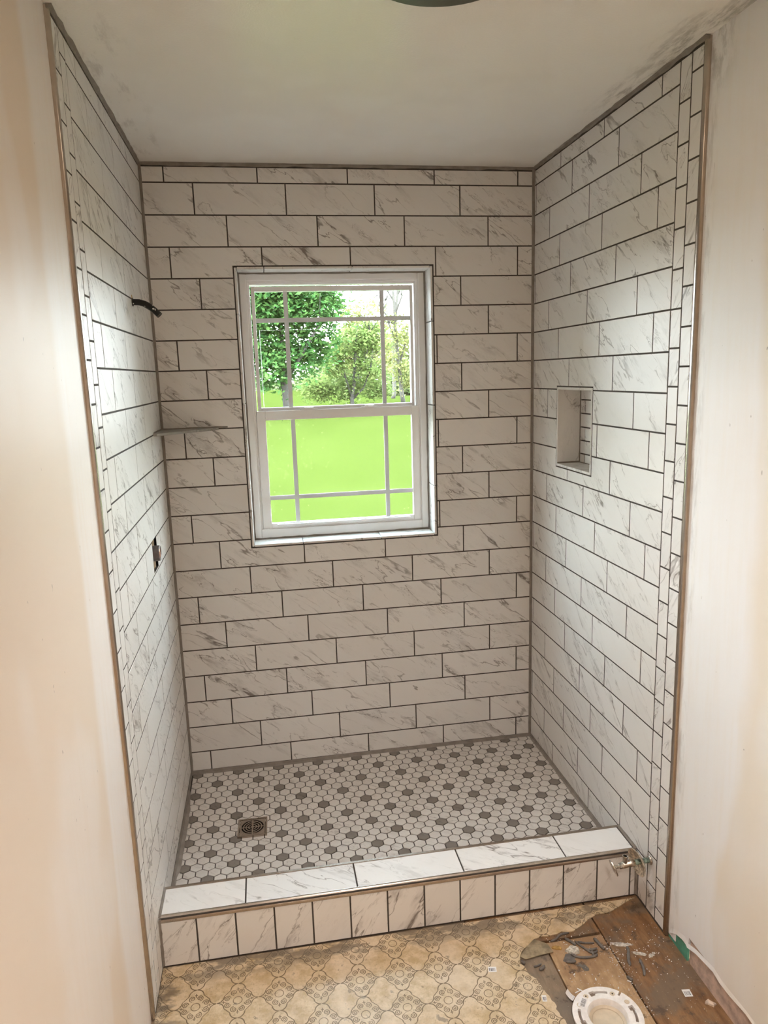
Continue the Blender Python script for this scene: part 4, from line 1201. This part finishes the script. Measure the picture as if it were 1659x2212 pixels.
def tree(name, label, u, Y, trunk_pts, r0, blobs, nleaf, lsize, leaf, bark, seed, group='trees beyond the lawn', twigs=14):
    rg = random.Random(seed)
    k = (YF_[Y]+2.7115)/(Y+2.7115); Y = YF_[Y]; r0 *= k; lsize *= k
    blobs = [(q[0], q[1], q[2]*k, q[3]*k, q[4]*k, q[5]) for q in blobs]
    trunk_pts = [[(q[0], q[1], q[2]*k) for q in br] for br in trunk_pts]
    base = at(u, 900, Y); base.z = ZG
    root = empty(name, base); tag(root, label, 'tree', group)
    tr = MB(); tips = []
    P = [Vector((0, 0, 0))] + [at(a, b_, Y+dy)-base for a, b_, dy in trunk_pts[0]]
    tr.tube(P, [r0*(1-.6*i/(len(P)-1)) for i in range(len(P))], 8)
    for br in trunk_pts[1:]:
        Q = [at(a, b_, Y+dy)-base for a, b_, dy in br]
        tr.tube(Q, [r0*.5*(1-.75*i/(len(Q)-1)) for i in range(len(Q))], 6); tips.append(Q)
    for i in range(twigs):
        q = rg.choice(tips) if tips else P
        p = q[rg.randrange(1, len(q))]
        d_ = Vector((rg.uniform(-1, 1), rg.uniform(-.6, .6), rg.uniform(.2, 1.2))).normalized()*rg.uniform(.5, 1.3)*k
        tr.tube([p, p+d_*.5+Vector((0, 0, .05)), p+d_+Vector((0, 0, .18*k))], [r0*.16, r0*.1, r0*.04], 5)
    tr.build('trunk', bark, root, True, fix=False)
    lf = MB()
    tot = sum(b_[3]*b_[4]*b_[3] for b_ in blobs)
    for (bu, bv, bdy, rx, rz, dens) in blobs:
        c = at(bu, bv, Y+bdy)-base
        cnt = int(nleaf*rx*rz*rx/sum(q[3]*q[3]*q[4] for q in blobs)*dens)
        # clumps of leaves
        nc = max(6, cnt//16); made = 0
        for _ in range(nc):
            while True:
                d_ = Vector((rg.uniform(-1, 1), rg.uniform(-1, 1), rg.uniform(-1, 1)))
                if .25 < d_.length < 1: break
            d_ = d_*(.55+.45*rg.random())
            cc = c + Vector((d_.x*rx, d_.y*rx*.8, d_.z*rz))
            cs = rg.uniform(.10, .24)*max(.7*k, rx)
            for _k in range(cnt//nc):
                p = cc + Vector((rg.gauss(0, cs), rg.gauss(0, cs), rg.gauss(0, cs*.6)))
                nrm = Vector((rg.gauss(0, .6), rg.gauss(0, .6)-.3, 1)).normalized()
                e1 = nrm.cross(Vector((rg.gauss(0, 1), rg.gauss(0, 1), rg.gauss(0, .3)))).normalized(); e2 = nrm.cross(e1)
                s = lsize*rg.uniform(.6, 1.3)
                lf.face([p-e1*s, p-e2*s*.5+e1*s*.1, p+e1*s, p+e2*s*.5+e1*s*.1])
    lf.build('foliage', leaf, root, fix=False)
    return root
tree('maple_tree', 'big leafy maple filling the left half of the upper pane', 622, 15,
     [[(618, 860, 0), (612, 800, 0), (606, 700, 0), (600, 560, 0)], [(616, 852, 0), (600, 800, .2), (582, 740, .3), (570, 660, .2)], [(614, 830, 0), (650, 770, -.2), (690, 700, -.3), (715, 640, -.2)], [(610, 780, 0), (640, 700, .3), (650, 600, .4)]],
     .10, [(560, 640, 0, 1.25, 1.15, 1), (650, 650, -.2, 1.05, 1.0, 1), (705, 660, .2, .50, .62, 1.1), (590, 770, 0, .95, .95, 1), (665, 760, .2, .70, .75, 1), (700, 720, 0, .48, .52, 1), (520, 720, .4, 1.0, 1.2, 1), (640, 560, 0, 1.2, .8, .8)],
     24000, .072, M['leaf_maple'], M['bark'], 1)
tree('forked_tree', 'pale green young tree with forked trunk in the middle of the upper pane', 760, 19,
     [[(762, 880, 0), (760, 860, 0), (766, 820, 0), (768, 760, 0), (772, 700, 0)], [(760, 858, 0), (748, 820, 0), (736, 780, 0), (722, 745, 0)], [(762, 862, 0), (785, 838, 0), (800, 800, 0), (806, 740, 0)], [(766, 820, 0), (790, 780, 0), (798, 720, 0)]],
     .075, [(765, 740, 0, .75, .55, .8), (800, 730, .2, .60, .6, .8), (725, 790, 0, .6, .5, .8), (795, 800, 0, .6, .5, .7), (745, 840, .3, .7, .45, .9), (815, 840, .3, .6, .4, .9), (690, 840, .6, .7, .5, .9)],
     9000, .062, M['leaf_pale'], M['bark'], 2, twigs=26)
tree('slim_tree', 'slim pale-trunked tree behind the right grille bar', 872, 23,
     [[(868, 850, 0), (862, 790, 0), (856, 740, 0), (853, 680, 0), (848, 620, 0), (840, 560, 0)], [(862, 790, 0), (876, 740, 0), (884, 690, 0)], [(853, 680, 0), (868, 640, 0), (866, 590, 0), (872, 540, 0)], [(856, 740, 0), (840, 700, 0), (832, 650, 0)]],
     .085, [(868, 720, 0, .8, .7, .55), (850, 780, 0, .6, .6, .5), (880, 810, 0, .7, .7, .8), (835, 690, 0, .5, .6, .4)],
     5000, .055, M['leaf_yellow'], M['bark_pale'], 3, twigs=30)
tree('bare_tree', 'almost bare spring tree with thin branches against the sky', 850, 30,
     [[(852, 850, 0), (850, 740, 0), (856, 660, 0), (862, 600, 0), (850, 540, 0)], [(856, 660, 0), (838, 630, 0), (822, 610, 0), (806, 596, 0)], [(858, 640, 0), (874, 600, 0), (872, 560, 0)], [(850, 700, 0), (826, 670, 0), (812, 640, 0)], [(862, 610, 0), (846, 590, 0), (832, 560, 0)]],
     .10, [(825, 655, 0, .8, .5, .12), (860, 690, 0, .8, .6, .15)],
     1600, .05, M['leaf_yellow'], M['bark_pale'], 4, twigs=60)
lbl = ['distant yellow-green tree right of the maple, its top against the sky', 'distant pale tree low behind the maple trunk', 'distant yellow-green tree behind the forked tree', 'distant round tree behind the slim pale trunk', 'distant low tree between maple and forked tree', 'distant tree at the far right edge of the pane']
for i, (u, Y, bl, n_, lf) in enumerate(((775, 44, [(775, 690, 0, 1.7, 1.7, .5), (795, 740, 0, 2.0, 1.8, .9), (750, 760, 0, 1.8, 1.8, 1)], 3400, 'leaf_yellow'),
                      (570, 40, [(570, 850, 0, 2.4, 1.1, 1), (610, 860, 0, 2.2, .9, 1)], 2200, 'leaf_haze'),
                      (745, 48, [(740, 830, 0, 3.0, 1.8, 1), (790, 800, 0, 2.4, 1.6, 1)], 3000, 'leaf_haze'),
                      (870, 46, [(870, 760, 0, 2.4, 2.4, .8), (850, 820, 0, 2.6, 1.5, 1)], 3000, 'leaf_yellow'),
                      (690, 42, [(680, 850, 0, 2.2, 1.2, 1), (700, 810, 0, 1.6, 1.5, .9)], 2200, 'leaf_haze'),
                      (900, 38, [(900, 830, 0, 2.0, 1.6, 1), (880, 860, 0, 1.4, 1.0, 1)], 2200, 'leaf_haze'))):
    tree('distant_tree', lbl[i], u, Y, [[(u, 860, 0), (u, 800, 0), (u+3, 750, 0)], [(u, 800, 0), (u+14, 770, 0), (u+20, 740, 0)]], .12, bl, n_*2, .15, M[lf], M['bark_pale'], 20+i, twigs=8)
bpy.context.view_layer.update()
